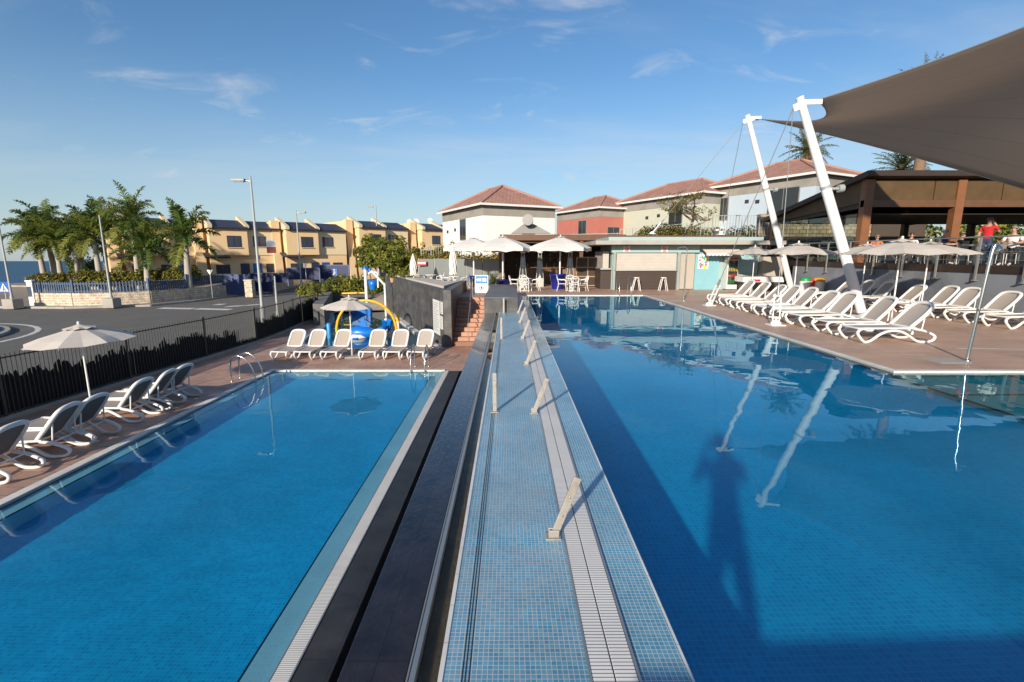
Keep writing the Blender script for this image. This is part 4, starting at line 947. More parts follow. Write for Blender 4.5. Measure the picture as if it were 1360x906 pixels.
for k in range(3):
    q=MB(); q.box(bx(684),bx(760),BY+5.1,BY+5.49,U+1.1+.45*k,U+1.14+.45*k); q.build('back_shelf',WOOD,t)
rs=random.Random(9); bm_=[mat(n_,c_,.2,.1,3) for n_,c_ in (('amber_bottle',(.35,.13,.02)),('clear_bottle',(.5,.52,.5)),('green_bottle',(.04,.14,.05)))]
protos=[]
for i in range(3):
    q=MB(); q.lathe([(.04,0),(.042,.2),(.015,.27),(.015,.33)],8); protos.append(q.build('bottle',bm_[i]))
first=[True]*3; cnt=0
for k in range(3):
    for j in range(13):
        i=rs.randrange(3); x=bx(687)+(bx(757)-bx(687))*j/12; loc=(x,BY+5.28,U+1.143+.45*k)
        lab=['amber bottle on the dim shelves behind the bar counter','clear glass bottle on the dim shelves behind the bar counter','green bottle on the dim shelves behind the bar counter'][i]
        if first[i]: o=protos[i]; first[i]=False; o.location=loc; tag(o,lab,'bottle','bottles on the bar shelves')
        else: o=dup(protos[i],loc,0,lab,'bottles on the bar shelves')
# display frame, patio heaters, pots, tables and chairs
p=D(780,379,32.5); t=thing('wooden_display_frame','upright wooden lattice frame beside the kiosk counter','screen',(p.x,p.y,U)); w=.75; hh=2.0
q=MB()
for x in (-w,0,w): q.box(x-.04,x+.04,-.04,.04,0,hh)
for z in (.1,.7,1.3,hh-.05): q.box(-w,w,-.03,.03,z-.035,z+.035)
q.build('frame',mat('pale_wood',(.35,.22,.11),.55,.2,4),t); q=MB(); q.box(-w,w,.0,.012,.1,hh-.08); q.build('backing',WOOD_DARK,t)
def heater():
    t=thing('patio_heater','','patio heater'); q=MB(); q.lathe([(.36,0),(.36,.55),(.34,.58)],4,rot=math.pi/4,smooth=False); q.build('base_cabinet',STEEL,t)
    for j in range(4):
        a=math.pi/2*j+math.pi/4; q=MB(); q.tube([(.34*math.cos(a),.34*math.sin(a),.56),(.13*math.cos(a),.13*math.sin(a),2.2)],.016,6); q.build('frame_edge',STEEL,t)
    q=MB(); q.lathe([(.06,.58),(.06,2.1)],10); q.build('glass_tube',mat('pale_heater_tube',(.5,.48,.44),.15),t)
    q=MB(); q.lathe([(.30,.6),(.13,2.12)],4,rot=math.pi/4,smooth=False); o=q.build('mesh_guard',glass('heater_guard',(.72,.70,.66),.1),t)
    q=MB(); q.lathe([(.15,2.2),(.22,2.25),(.22,2.3),(.05,2.4)],4,rot=math.pi/4,smooth=False); q.build('cap',STEEL,t); return t
hp=heater()
for i,(px,Y) in enumerate(((694.5,32),(717,33.2),(757,32),(796,33))): put(hp,i==0,(D(px,350,Y).x,Y,U),0,ORD[i]+' pyramid patio heater from the left in front of the open bar','patio heaters at the bar')
def pot(px,Y,r,h,lab,plant=0):
    t=thing('cobalt_pot',lab,'planter',(D(px,350,Y).x,Y,U)); q=MB(); q.lathe([(r*.7,0),(r,h*.9),(r*1.06,h*.9),(r*1.06,h),(r*.9,h)],18); q.build('pot',COBALT,t)
    q=MB(); q.lathe([(0,h-.05),(r*.92,h-.05)],18); q.build('soil',mat('gravel_fill',(.25,.23,.2),.9),t)
pot(741,30.6,.50,.95,'large cobalt blue pot holding the right white parasol')
pot(667,30.6,.46,.6,'cobalt blue pot at the foot of the middle white parasol')
pot(630,32.8,.34,.75,'cobalt blue pot at the foot of the left white parasol')
def chair():
    t=thing('garden_chair','','chair')
    for x in (-.22,.22):
        q=MB(); q.tube([(x*1.1,-.26,0),(x,-.22,.43)],.02,6); q.build('leg',W_PLASTIC,t)
        q=MB(); q.tube(arc([(x*1.1,.30,0),(x,.2,.43),(x*.9,.27,.75)],3),.02,6); q.build('leg',W_PLASTIC,t)
        q=MB(); q.tube(arc([(x*1.15,-.22,.43),(x*1.22,-.2,.65),(x*1.2,.1,.67),(x*.95,.26,.72)],3),.02,6); q.build('armrest',W_PLASTIC,t)
    q=MB(); q.box(-.25,.25,-.25,.24,.42,.45); q.build('seat',W_PLASTIC,t,bevel=.01)
    q=MB(); q.tube([(.23*math.cos(2*math.pi*j/16),.27+.05*math.sin(2*math.pi*j/16),.72+.19*math.sin(2*math.pi*j/16)) for j in range(16)],.022,6,True)
    for k in (-.1,0,.1): q.tube([(k,.24,.55),(k,.31,.9)],.012,5)
    q.build('backrest',W_PLASTIC,t); return t
def table(h=.73,r=.42):
    t=thing('bistro_table','','table'); q=MB(); q.lathe([(0,h),(r,h),(r,h+.03),(0,h+.032)],24); q.build('tabletop',W_PLASTIC,t)
    q=MB(); q.lathe([(.26,0),(.24,.03),(.04,.07),(.035,h)],14); q.build('pedestal',W_PLASTIC,t); return t
ch=chair(); tb=table(); k=0
def seatset(cx_,cy_,angs,where,i):
    put(tb,i==0,(cx_,cy_,U),0,'round white table '+where,'white bistro tables')
    global k
    for a_ in angs:
        a=R(a_); lab='white chair '+{0:'right of',90:'behind',180:'left of',270:'before'}[min((0,90,180,270),key=lambda v:abs(v-a_))]+' the round table '+where
        put(ch,k==0,(cx_+.62*math.cos(a),cy_+.62*math.sin(a),U),a-math.pi/2,lab,'white plastic garden chairs'); k+=1
s0=D(697,350,29.0); seatset(s0.x,29.0,(10,95,170,268),'left of the big blue pot',0)
s0=D(761,350,28.9); seatset(s0.x,28.9,(8,92,172,272),'right of the big blue pot',1)
s0=D(604,350,31.5); seatset(s0.x,31.5,(5,175),'by the folded parasol on the terrace',2)
s0=D(572,350,34.0); seatset(s0.x,34.0,(5,175),'by the glass screen above the splash pool',3)
# A-board
p=D(639.5,384,27.6); t=thing('sandwich_board','blue and white sandwich board at the top of the terracotta steps','sign',(p.x,p.y,U)); 
q=MB(); M=Matrix.Rotation(R(-10),4,'X'); w=.38; hh=1.0
q.box(-w,w,-.02,.0,0,hh,0,M); M2=Matrix.Translation((0,.36,0))@Matrix.Rotation(R(10),4,'X'); q.box(-w,w,0,.02,0,hh,0,M2); q.build('frame',WS,t)
q=MB(); q.box(-w+.04,w-.04,-.026,-.021,hh*.52,hh*.95,0,M); q.build('blue_panel',mat('sky_blue_print',(.01,.19,.48),.5),t)
q=MB()
for (a,b_,c_,d_) in ((-.26,-.1,.66,.80),(-.3,-.22,.70,.76),(-.08,-.02,.64,.82),(.04,.28,.64,.68),(.04,.28,.71,.75),(.04,.26,.78,.82)): q.box(a,b_,-.031,-.027,c_*hh,d_*hh,0,M)
q.build('white_mark',WS,t)
q=MB(); q.tube([M@Vector((.12*math.cos(2*math.pi*j/14),-.026,.28+.12*math.sin(2*math.pi*j/14))) for j in range(14)],.016,5,True); q.box(-.05,.05,-.027,-.021,.22,.34,0,M); q.build('round_symbol',BK,t)

# glass screen and parapet of the terrace behind the splash pool
a=D(556,352,36); c=D(664,352,34.8); t=thing('glass_screen','grey tinted glass wind screen behind the terrace tables','screen',(0,0,0))
for i in range(5):
    s0=a.lerp(c,i/5); s1=a.lerp(c,(i+1)/5-.01); q=MB(); q.beam((s0.x,s0.y,(U+kz(344,35))/2),(s1.x,s1.y,(U+kz(344,35))/2),.03,kz(344,35)-U); q.build('pane',mat('grey_tinted_pane',(.17,.19,.19),.25,.1,.6),t)
for i in range(6):
    s0=a.lerp(c,i/5); q=MB(); q.box(s0.x-.03,s0.x+.03,s0.y-.05,s0.y+.03,U,kz(343.5,35)); q.build('post',GREYMETAL,t)
panel_sign('red_banner_sign','small red and white sign on the glass screen above the splash pool',554,566,346.5,352.5,35.6,RS,[('white_lettering',WS,[(.08,.2,.3,.75),(.25,.4,.3,.75),(.45,.6,.3,.75),(.66,.92,.3,.75)])])
b=MB(); b.prism([(wa.x-.05,29.4),(wa.x-.4,24.5),(wb.x+.9,wb.y+.1),(wb.x+1.6,wb.y+.6),(wa.x-.8,29.0)],wt-.3,wt-.02) 
tag(b.build('terrace_parapet',mat('pale_coping',(.50,.46,.41),.8,.1,1.5)),'pale stone parapet on top of the slate wall','parapet')

# ------------------------------------------------------------------ restaurant terrace
XW=17.2; TF=E-.4; T0,T1=5.0,29.6
b=MB(); b.box(XW,XW+.35,T0,T1,U-.2,E-.67); tag(b.build('grey_retaining_wall',WALL_GREYBLUE),'long grey blue rendered wall below the restaurant terrace','wall')
b=MB(); b.box(XW-.03,46,T0,34,TF-.27,TF-.005); b.box(XW+.36,46,T1-.3,T1,U,TF-.28)
struct('restaurant_terrace_floor',b,WOOD_DARK)
t=thing('terrace_railing','steel railing with posts bracketed to the edge of the restaurant terrace','railing',(0,0,0))
y=6.0
while y<29:
    q=MB(); q.box(XW-.11,XW-.06,y-.035,y+.035,TF-.55,E+.60); q.box(XW-.16,XW-.0,y-.06,y+.06,TF-.56,TF-.52); q.build('post',STEEL,t); y+=1.7
q=MB(); q.tube([(XW-.085,T0,E+.62),(XW-.085,29.3,E+.62)],.03,8); q.build('top_rail',STEEL,t)
for z in (E-.2,E+.1,E+.36):
    q=MB(); q.tube([(XW-.085,T0,z),(XW-.085,29.3,z)],.008,5); q.build('wire',STEEL,t)
# timber pergola
t=thing('timber_pavilion','large dark timber restaurant pavilion with a sloping roof on orange brown posts','pavilion',(0,0,0))
PY0_,PY1_=24.5,33.0; Hf,Hb=E+3.85,E+2.45; PX0,PX1=XW+.2,44
def rz_(y): return Hf+(Hb-Hf)*(y-PY0_)/(PY1_-PY0_)
q=MB(); q.slab([(PX0-.35,PY0_-.5,rz_(PY0_-.5)),(PX1,PY0_-.5,rz_(PY0_-.5)),(PX1,PY1_+.4,rz_(PY1_+.4)),(PX0-.35,PY1_+.4,rz_(PY1_+.4))],.26); q.build('roof',WOOD_DARK,t)
PLY=mat('knotty_plywood',(.085,.048,.017),.6,.45,1.6)
q=MB()
nb=8
for i in range(nb): 
    a=PX0+(PX1-PX0)*i/nb; c=PX0+(PX1-PX0)*(i+1)/nb-.05; q.box(a,c,PY0_-.05,PY0_+.03,E+2.6,rz_(PY0_)-.3)
q.build('front_panel',PLY,t)
q=MB(); P=[(PX0,PY0_,E+2.5),(PX0,PY1_,E+2.05),(PX0,PY1_,rz_(PY1_)-.27),(PX0,PY0_,rz_(PY0_)-.27)]; q.slab(P,.06); q.build('side_panel',PLY,t)
q=MB(); q.box(PX0-.1,PX1,PY0_-.12,PY0_+.12,E+2.28,E+2.6-.003); q.build('front_beam',WOOD,t)
for i,x in enumerate((PX0+.1,PX0+4.55,PX0+8.9,PX0+13.3)):
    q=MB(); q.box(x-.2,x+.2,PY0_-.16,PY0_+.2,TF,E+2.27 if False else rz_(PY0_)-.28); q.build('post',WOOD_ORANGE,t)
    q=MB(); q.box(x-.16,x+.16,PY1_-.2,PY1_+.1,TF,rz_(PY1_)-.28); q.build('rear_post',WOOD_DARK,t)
    q=MB(); q.beam((x,PY0_,E+2.4),(x,PY1_,E+2.0),.16,.26); q.build('rafter',WOOD_DARK,t)
q=MB(); q.box(PX0,PX1,PY1_+.15,PY1_+.3,TF,TF+.95); q.build('rear_parapet',mat('stone_parapet',(.24,.20,.15),.85,.3,2),t)
q=MB(); q.box(PX0+.3,PX1,PY0_+.2,PY1_-.3,E+1.95,E+1.99); q.build('ceiling',WOOD_DARK,t)
GL=glass('pavilion_glass',(.78,.86,.82),.10)
for i in range(4):
    q=MB(); y=PY0_+.4+2.0*i; q.box(PX0-.01,PX0+.01,y,y+1.9,TF+.02,E+2.0); q.build('glass_panel',GL,t)
t=thing('stone_garden_wall','rough brown stone wall glimpsed behind the pavilion','wall',(0,0,0))
q=MB(); q.box(PX0+1.0,PX0+9.2,36.4,36.9,U,E+2.9); q.build('masonry',brick('rubble_stone',(.34,.26,.17),(.22,.17,.12),(.10,.08,.06),.5,.28,.03,.9,.5,coords='wall',var=.4),t)
q=MB(); q.box(PX0+9.25,PX0+13.2,36.4,40,U,E+2.7); tag(q.build('sky_gap_block',mat('dark_brown_render',(.06,.045,.033),.85,.2,1)),'dark brown block added to close the bright sky gap under the pavilion roof','backdrop block')  # added dark block, shuts out the bright sky behind the pavilion
t=thing('wind_panel','low frosted glass wind panels behind the terrace tables','screen',(0,0,0))
for i in range(5):
    q=MB(); x=PX0+6.2+i*3.0; q.box(x,x+2.8,31.5,31.54,TF,E+.85); q.build('pane',mat('frosted_green_pane',(.30,.37,.32),.3,.1,1),t)
# terrace furniture
def dark_chair():
    t=thing('terrace_chair','','chair'); m_=mat('taupe_wicker',(.20,.165,.13),.7,.2,30)
    for x in (-.22,.22):
        for y in (-.22,.22): q=MB(); q.tube([(x,y,0),(x*.95,y*.95,.43)],.018,6); q.build('leg',STEEL,t)
    q=MB(); q.box(-.25,.25,-.25,.25,.43,.47); q.build('seat',m_,t,bevel=.01)
    q=MB(); q.tube(arc([(-.24,.24,.45),(-.23,.30,.8),(-.15,.32,.9),(.15,.32,.9),(.23,.30,.8),(.24,.24,.45)],3),.02,6); q.box(-.21,.21,.27,.29,.52,.88); q.build('backrest',m_,t); return t
def sq_table():
    t=thing('terrace_table','','table'); q=MB(); q.box(-.42,.42,-.42,.42,.72,.755); q.build('tabletop',mat('pale_table_top',(.55,.50,.42),.5,.1,3),t,bevel=.005)
    for x in (-.36,.36):
        for y in (-.36,.36): q=MB(); q.box(x-.02,x+.02,y-.02,y+.02,0,.72); q.build('leg',STEEL,t)
    return t
dc=dark_chair(); st_=sq_table(); spots=[(18.6,15.6,'nearest the right edge, by the seated guest in white'),(18.9,19.9,'by the railing behind the red shirted man'),(18.8,22.4,'by the railing behind the middle parasol'),(18.7,25.6,'by the orange post of the pavilion'),(22.5,21.5,'in the second row from the railing, nearer one'),(22.6,26.3,'deep under the pavilion roof')]
k2=0
for i,(x,y,w_) in enumerate(spots):
    put(st_,i==0,(x,y,TF),R(3*i),'pale square terrace table '+w_,'terrace tables')
    for a_ in (90,180,270):
        a=R(a_); put(dc,k2==0,(x+.72*math.cos(a),y+.72*math.sin(a),TF),a-math.pi/2,'brown chair '+{90:'behind',180:'left of',270:'before'}[a_]+' the terrace table '+w_.replace(', by the seated guest in white',''),'terrace chairs'); k2+=1
# ------------------------------------------------------------------ people
SKIN=mat('skin',(.42,.24,.17),.5,.06,6); HAIR_G=mat('grey_hair',(.18,.17,.16),.7,.15,20); HAIR_B=mat('brown_hair',(.05,.03,.02),.6,.2,20)
JEANS=mat('blue_jeans',(.025,.045,.10),.85,.15,10); DARKT=mat('dark_trousers',(.03,.03,.035),.85,.15,8); SHOE=mat('pale_shoe',(.5,.48,.45),.7,.1,6)
def person(label,loc,rz,J,shirt,legm,hair,sleeve=True,shorts=False,group=None,hands=True):
    # J: joints in the body's own frame, facing -y
    names=list(J); V=[J[n][0] for n in names]; Rr=[J[n][1] for n in names]; idx={n:i for i,n in enumerate(names)}
    Ed=[('pelvis','waist'),('waist','chest'),('chest','neckbase'),('neckbase','neck'),('neck','head'),('head','crown'),('head','nose')]
    for s in 'LR':
        Ed+=[('chest','sh'+s),('sh'+s,'el'+s),('el'+s,'wr'+s),('wr'+s,'ha'+s),('pelvis','hip'+s),('hip'+s,'kn'+s),('kn'+s,'an'+s),('an'+s,'toe'+s)]
    # fingers and thumb
    for s in 'LR':
        w=Vector(J['wr'+s][0]); h=Vector(J['ha'+s][0]); d=(h-w).normalized(); side=d.cross(Vector((0,1,0)));  side=side.normalized() if side.length>.1 else Vector((1,0,0))
        for k,(o_,ln) in enumerate(((-.032,.07),(-.011,.085),(.011,.08),(.032,.062))):
            a=h+side*o_; m1=a+d*ln*.5; tip=a+d*ln+side.cross(d)*.02
            for nm,p in ((f'f{k}{s}a',m1),(f'f{k}{s}b',tip)): idx[nm]=len(V); V.append(p); Rr.append(.009)
            Ed+=[('ha'+s,f'f{k}{s}a'),(f'f{k}{s}a',f'f{k}{s}b')]
        tp=w.lerp(h,.5)+side*-.055+d*.03; idx['th'+s]=len(V); V.append(tp); Rr.append(.011); Ed.append(('ha'+s,'th'+s))
    me=bpy.data.meshes.new('tmp'); me.from_pydata([tuple(v) for v in V],[(idx[a],idx[b]) for a,b in Ed],[])
    o=bpy.data.objects.new('tmp',me); COL.objects.link(o)
    sk=o.modifiers.new('skin','SKIN'); sk.use_smooth_shade=True
    o.data.skin_vertices  # layer made by the modifier below
    sv=o.data.skin_vertices[0].data if len(o.data.skin_vertices) else None
    if sv is None:
        bpy.context.view_layer.objects.active=o; bpy.ops.object.modifier_remove(modifier=sk.name) ; bpy.ops.object.modifier_add(type='SKIN'); sv=o.data.skin_vertices[0].data
    for i,r in enumerate(Rr):
        rr=r if isinstance(r,tuple) else (r,r); sv[i].radius=rr; sv[i].use_root=(i==idx['pelvis'])
    su=o.modifiers.new('sub','SUBSURF'); su.levels=2; su.render_levels=2
    dg=bpy.context.evaluated_depsgraph_get(); m2=bpy.data.meshes.new_from_object(o.evaluated_get(dg)); bpy.data.objects.remove(o)
    m2.materials.clear()
    for q_ in (SKIN,shirt,legm,SHOE): m2.materials.append(q_)
    segs=[(a,b,Vector(V[idx[a]]),Vector(V[idx[b]])) for a,b in Ed]
    for p in m2.polygons:
        c=Vector(p.center); best=None
        for a,b,pa,pb in segs:
            ab=pb-pa; t_=max(0,min(1,(c-pa).dot(ab)/max(ab.length_squared,1e-6))); d=(c-pa-ab*t_).length
            if best is None or d<best[0]: best=(d,a,b,t_)
        _,a,b,t_=best; mi=0
        if a in('pelvis','waist','chest') : mi=1
        if a=='pelvis' and b[:3]=='hip' or a[:3]=='hip': mi=2
        if a=='chest' and b=='neckbase' and t_>.7: mi=0
        if a[:2]=='sh' and (t_<.62): mi=1
        if a[:2]=='kn': mi=0 if shorts else 2
        if a[:2]=='an': mi=3
        p.material_index=mi; p.use_smooth=True
    r=bpy.data.objects.new('person',m2); COL.objects.link(r); r.location=loc; r.rotation_euler=(0,0,rz); tag(r,label,'person',group)
    hd=Vector(J['head'][0]); cr=Vector(J['crown'][0]); q=MB(); up=(cr-hd).normalized(); n=14; vs=[]
    for k in range(7):
        f=k/6*math.pi*.55
        for j in range(n):
            an=2*math.pi*j/n; front=max(0,-math.sin(an)); vs.append(hd+up*(.035+.105*math.cos(f)+.05*front*(k>3))+Vector((.092*math.sin(f)*math.cos(an),.012+.108*math.sin(f)*math.sin(an),0)))
    q.add(vs,[(k_*n+j,(k_+1)*n+j,(k_+1)*n+(j+1)%n,k_*n+(j+1)%n) for k_ in range(6) for j in range(n)],0,True); q.build('hair',hair,r)
    fw=(Vector(J['nose'][0])-hd); fw.z=0; fw.normalize(); sx_=fw.cross(Vector((0,0,1)))
    q=MB()
    for s in (-1,1):
        c=hd+fw*.088+sx_*.032*s+Vector((0,0,.03)); q.lathe([(0,-.008),(.011,-.004),(.011,.004),(0,.008)],8,c)
    q.build('eye',BK,r)
    q=MB(); c=hd+fw*.088+Vector((0,0,-.045)); q.cbox(c,(.045,.012,.01),rz=math.atan2(sx_.y,sx_.x)); q.build('mouth',mat('lips',(.32,.12,.10),.5,.05,5),r)
    q=MB()
    for s in (-1,1): q.lathe([(0,-.03),(.014,-.015),(.016,.012),(0,.03)],8,hd+sx_*.088*s+Vector((0,0,.005)))
    q.build('ear',SKIN,r)
    return r
def standing(h=1.74,armL=None,armR=None,spread=.10,turn=0):
    s=h/1.74
    J={'pelvis':((0,0,.95*s),(.155,.11)),'waist':((0,.0,1.10*s),(.145,.105)),'chest':((0,0,1.32*s),(.165,.115)),'neckbase':((0,.01,1.46*s),(.075,.07)),'neck':((0,0,1.52*s),.055),'head':((0,-.015,1.62*s),(.080,.092)),'crown':((0,-.01,1.70*s),(.062,.07)),'nose':((0,-.105,1.60*s),.014)}
    for sg,c,arm in ((-1,'R',armR),(1,'L',armL)):
        a=arm or ((.20*sg,.0,1.40*s),(.25*sg,.03,1.12*s),(.25*sg,-.06,.87*s),(.25*sg,-.09,.79*s))
        for nm,p,r in zip(('sh','el','wr','ha'),a,(.062,.045,.032,(.036,.026))): J[nm+c]=(p,r)
        J['hip'+c]=((.09*sg,0,.88*s),.092); J['kn'+c]=((spread*sg,-.02,.48*s),.062); J['an'+c]=((spread*1.05*sg,.02,.085),.045); J['toe'+c]=((spread*1.15*sg,-.15,.04),.036)
    return J
def seated(lean=.0,arm='table'):
    J={'pelvis':((0,0,.56),(.16,.13)),'waist':((0,-.01-lean*.3,.72),(.15,.115)),'chest':((0,-.02-lean*.7,.95),(.165,.12)),'neckbase':((0,-.03-lean,1.09),(.075,.07)),'neck':((0,-.04-lean,1.15),.055),'head':((0,-.06-lean,1.25),(.08,.092)),'crown':((0,-.055-lean,1.33),(.062,.07)),'nose':((0,-.15-lean,1.23),.014)}
    for sg,c in ((-1,'R'),(1,'L')):
        for nm,p,r in zip(('sh','el','wr','ha'),((.20*sg,-.02-lean*.8,1.03),(.27*sg,-.12-lean*.5,.80),(.16*sg,-.38-lean*.5,.80),(.12*sg,-.46-lean*.5,.80)),(.062,.045,.032,(.036,.026))): J[nm+c]=(p,r)
        J['hip'+c]=((.10*sg,-.06,.53),.092); J['kn'+c]=((.13*sg,-.48,.52),.062); J['an'+c]=((.13*sg,-.42,.085),.045); J['toe'+c]=((.14*sg,-.58,.04),.036)
    return J
RED=mat('red_tshirt',(.50,.012,.022),.85,.12,6); WHITE_S=mat('white_shirt',(.7,.69,.66),.85,.06,6); NAVY=mat('navy_shirt',(.03,.04,.10),.85,.1,6); GREYS=mat('grey_shirt',(.36,.34,.31),.85,.1,6); ORANGE=mat('orange_vest',(.75,.14,.02),.8,.1,6)
p=D(1305,352,18.3)
person('standing man in red t-shirt and jeans with a hand at his face',(p.x,p.y,TF),R(115),standing(1.74,None,((-.20,0,1.40),(-.25,-.16,1.20),(-.13,-.20,1.45),(-.07,-.17,1.55))),RED,JEANS,HAIR_B)
def sit(px,Y,rz,lab,sh,hair,lean=.05,legm=DARKT,shorts=False):
    p=D(px,345,Y); person(lab,(p.x,Y,TF),R(rz),seated(lean),sh,legm,hair,shorts=shorts)
sit(1343,17.3,-65,'seated guest in white shirt and dark trousers beside the man in red',WHITE_S,HAIR_G,.1)
sit(1161,25.2,-25,'seated guest in a bright orange top beside the orange brown pavilion post',ORANGE,HAIR_G)
sit(1206,22.6,-30,'seated guest in a white shirt behind the top of the nearest deck parasol',WHITE_S,HAIR_B)
sit(1246,20.0,25,'seated guest in a navy shirt behind the parasol by the grey wall',NAVY,HAIR_G)
sit(1191,27.4,-20,'seated guest in a grey shirt farther back under the pavilion roof, above the others',GREYS,HAIR_B,.0)
sit(1268,23.0,60,'seated guest in a dark grey top left of the man in red',mat('charcoal_top',(.06,.06,.065),.85),HAIR_B,.1)
# the photographer, whose shadow lies on the pool floor
pj=standing(1.70,((.20,0,1.40),(.27,-.10,1.22),(.12,-.17,1.48),(.07,-.17,1.55)),((-.20,0,1.40),(-.27,-.10,1.22),(-.12,-.17,1.48),(-.07,-.17,1.55)),.15)
person('photographer on the raised platform whose long legged shadow falls across the upper pool floor',(.06,-.72,2.5),math.pi,pj,NAVY,DARKT,HAIR_B)

# ------------------------------------------------------------------ bungalows behind
ROOFT=brick('terracotta_roof_tile',(.42,.225,.17),(.35,.185,.14),(.2,.105,.08),.34,.30,.02,.8,.5,coords='xy',var=.2,vscale=1.2,bump=1)
GREYBAND=mat('grey_concrete_band',(.30,.28,.25),.85,.15,1.5,grime=(.20,.19,.17)); DARKGLASS=mat('dark_window_glass',(.03,.035,.04),.08,.1,3); WFRAME=mat('grey_window_frame',(.22,.21,.20),.5)
def bungalow(X,Y,ez,Lw,Ww,rise,wallm,label,wins,vents=()):
    # near corner at (X,Y); the long wall runs away to the left, the short front to the right
    t=thing('villa',label,'house',(X,Y,0),R(27)); g0=U-.3 if False else 1.0
    q=MB(); q.box(0,Ww,0,Lw,g0,ez-.95); q.build('wall',wallm,t)
    q=MB(); q.box(-.02,Ww+.02,-.02,Lw+.02,ez-.947,ez-.02); q.build('concrete_band',GREYBAND,t)
    o_=.40; q=MB(); k=min(Ww,Lw)/2+o_; r0=(Ww/2,k-o_,ez+rise); r1=(Ww/2,Lw-k+o_,ez+rise); c=[(-o_,-o_,ez),(Ww+o_,-o_,ez),(Ww+o_,Lw+o_,ez),(-o_,Lw+o_,ez)]
    q.add(c+[r0,r1],[(0,1,4),(1,2,5,4),(2,3,5),(3,0,4,5),(3,2,1,0)]); rf=q.build('roof',ROOFT,t)
    q=MB()
    for a,b_ in ((c[0],r0),(c[1],r0),(c[2],r1),(c[3],r1),(r0,r1)): 
        q.tube([Vector(a)+Vector((0,0,.03)),Vector(b_)+Vector((0,0,.05))],.10,6)
    q.build('ridge_tiles',mat('ridge_terracotta',(.38,.20,.15),.8,.2,4),rf)
    q=MB(); o2=o_+.03
    q.box(-o2-.06,-o2,-o2,Lw+o2,ez-.14,ez+.03); q.box(-o2-.06,Ww+o2+.06,-o2-.06,-o2,ez-.14,ez+.03); q.box(Ww+o2,Ww+o2+.06,-o2,Lw+o2,ez-.14,ez+.03); q.build('gutter',W_PLASTIC,rf)
    for (face,u,w,z0,z1) in wins:
        q=MB(); 
        if face=='L': q.box(-.05,.02,u,u+w,z0,z1)
        else: q.box(u,u+w,-.05,.02,z0,z1)
        f=q.build('window',WFRAME,t); q=MB()
        for k in range(2):
            a=u+.07+k*(w/2-.03); b2=a+w/2-.10
            if face=='L': q.box(-.07,-.052,a,b2,z0+.07,z1-.07)
            else: q.box(a,b2,-.07,-.052,z0+.07,z1-.07)
        q.build('pane',DARKGLASS,f)
    for (u,z) in vents:
        q=MB(); q.box(-.06,.02,u,u+.35,z,z+.28); q.build('vent',BK,t)
    return t
CREAMW=mat('white_render',(.76,.745,.72),.85,.05,1.2); PINK=mat('coral_render',(.44,.15,.12),.85,.08,1.2); LEMON=mat('pale_green_render',(.50,.51,.42),.85,.07,1.2); SKYB=mat('pale_blue_render',(.42,.50,.58),.85,.07,1.2)
bungalow(-2.16,42,E+4.2,10.3,7.1,2.05,CREAMW,'white villa with a grey band and terracotta hipped roof, leftmost of the four',[('L',3.9,1.5,E+1.3,E+3.25)],((6.5,E+2.2),(8.6,E+2.1)))
bungalow(9.5,52,E+4.85,8.3,6,1.55,PINK,'coral red villa with a terracotta hipped roof',[('L',2.3,1.5,E+1.6,E+3.7),('F',1.0,1.6,E+.8,E+2.9)])
bungalow(17.1,44,E+5.4,11.5,7,1.75,LEMON,'pale green villa behind the bare tree, with a terracotta hipped roof',[('L',2.3,1.7,E+2.6,E+4.5)],((5.2,E+3.6),(6.8,E+3.5)))
bungalow(22.9,37.5,E+6.0,10.3,8,1.85,SKYB,'pale blue villa behind the white masts, with a terracotta hipped roof',[('L',7.6,1.0,E+3.0,E+5.0),('L',1.2,2.6,E+3.2,E+5.2)],((4.6,E+4.2),(5.6,E+4.3)))
# solar tank
p=D(702,320,37); t=thing('solar_water_heater','solar water heater with round grey tank in front of the white villa','solar heater',(p.x,36.6,kz(311,36.6)))
q=MB(); q.tube([(-.1,-.5,1.0),(-.02,.9,1.0)],.40,18); q.build('tank',mat('grey_tank_metal',(.27,.27,.265),.4,.08,2),t); q=MB(); q.slab([(-1.3,-.2,.05),(1.6,-.2,.05),(.4,.5,.75),(-.4,.5,.75)],.06); q.build('collector',mat('solar_collector',(.30,.29,.28),.3,.1,2),t)
q=MB(); q.box(-.5,.5,.4,.5,0,.6); q.build('stand',STEEL,t)
def thin_rail(a,c,h,label,sp=.7):
    a=Vector(a); c=Vector(c); t=thing('garden_railing',label,'railing',(0,0,0)); n=int((c-a).length/sp); q=MB()
    for k in range(n+1): p=a.lerp(c,k/n); q.box(p.x-.012,p.x+.012,p.y-.012,p.y+.012,p.z,p.z+h)
    q.build('balusters',GREYMETAL,t); q=MB()
    for z in (h,.1): q.beam(a+Vector((0,0,z)),c+Vector((0,0,z)),.03,.04)
    q.build('rail',GREYMETAL,t)
    for k in range(0,n+1,4):
        p=a.lerp(c,k/n); q=MB(); q.box(p.x-.03,p.x+.03,p.y-.03,p.y+.03,p.z,p.z+h+.06); q.build('post',GREYMETAL,t)
thin_rail(D(560,356,40),D(634,356,38.5),1.75,'thin grey railing in front of the white villa',.22)
thin_rail(D(733,350,42),D(822,350,40),2.4,'thin grey railing in front of the coral villa',.22)
thin_rail(D(822,345,40),D(938,338,37),2.4,'thin grey railing in front of the pale green villa',.25)
thin_rail(D(945,318,36.5),D(1030,318,36),1.7,'thin grey railing in front of the pale blue villa',.2)
# raised garden behind the bar
b=MB(); b.prism([(6,38.5),(24,36.95),(30,36.95),(30,60),(6,60)],1,E+1.0); 
tag(b.build('garden_terrace',mat('garden_soil',(.12,.085,.055),.95,.3,1)),kind='structure')

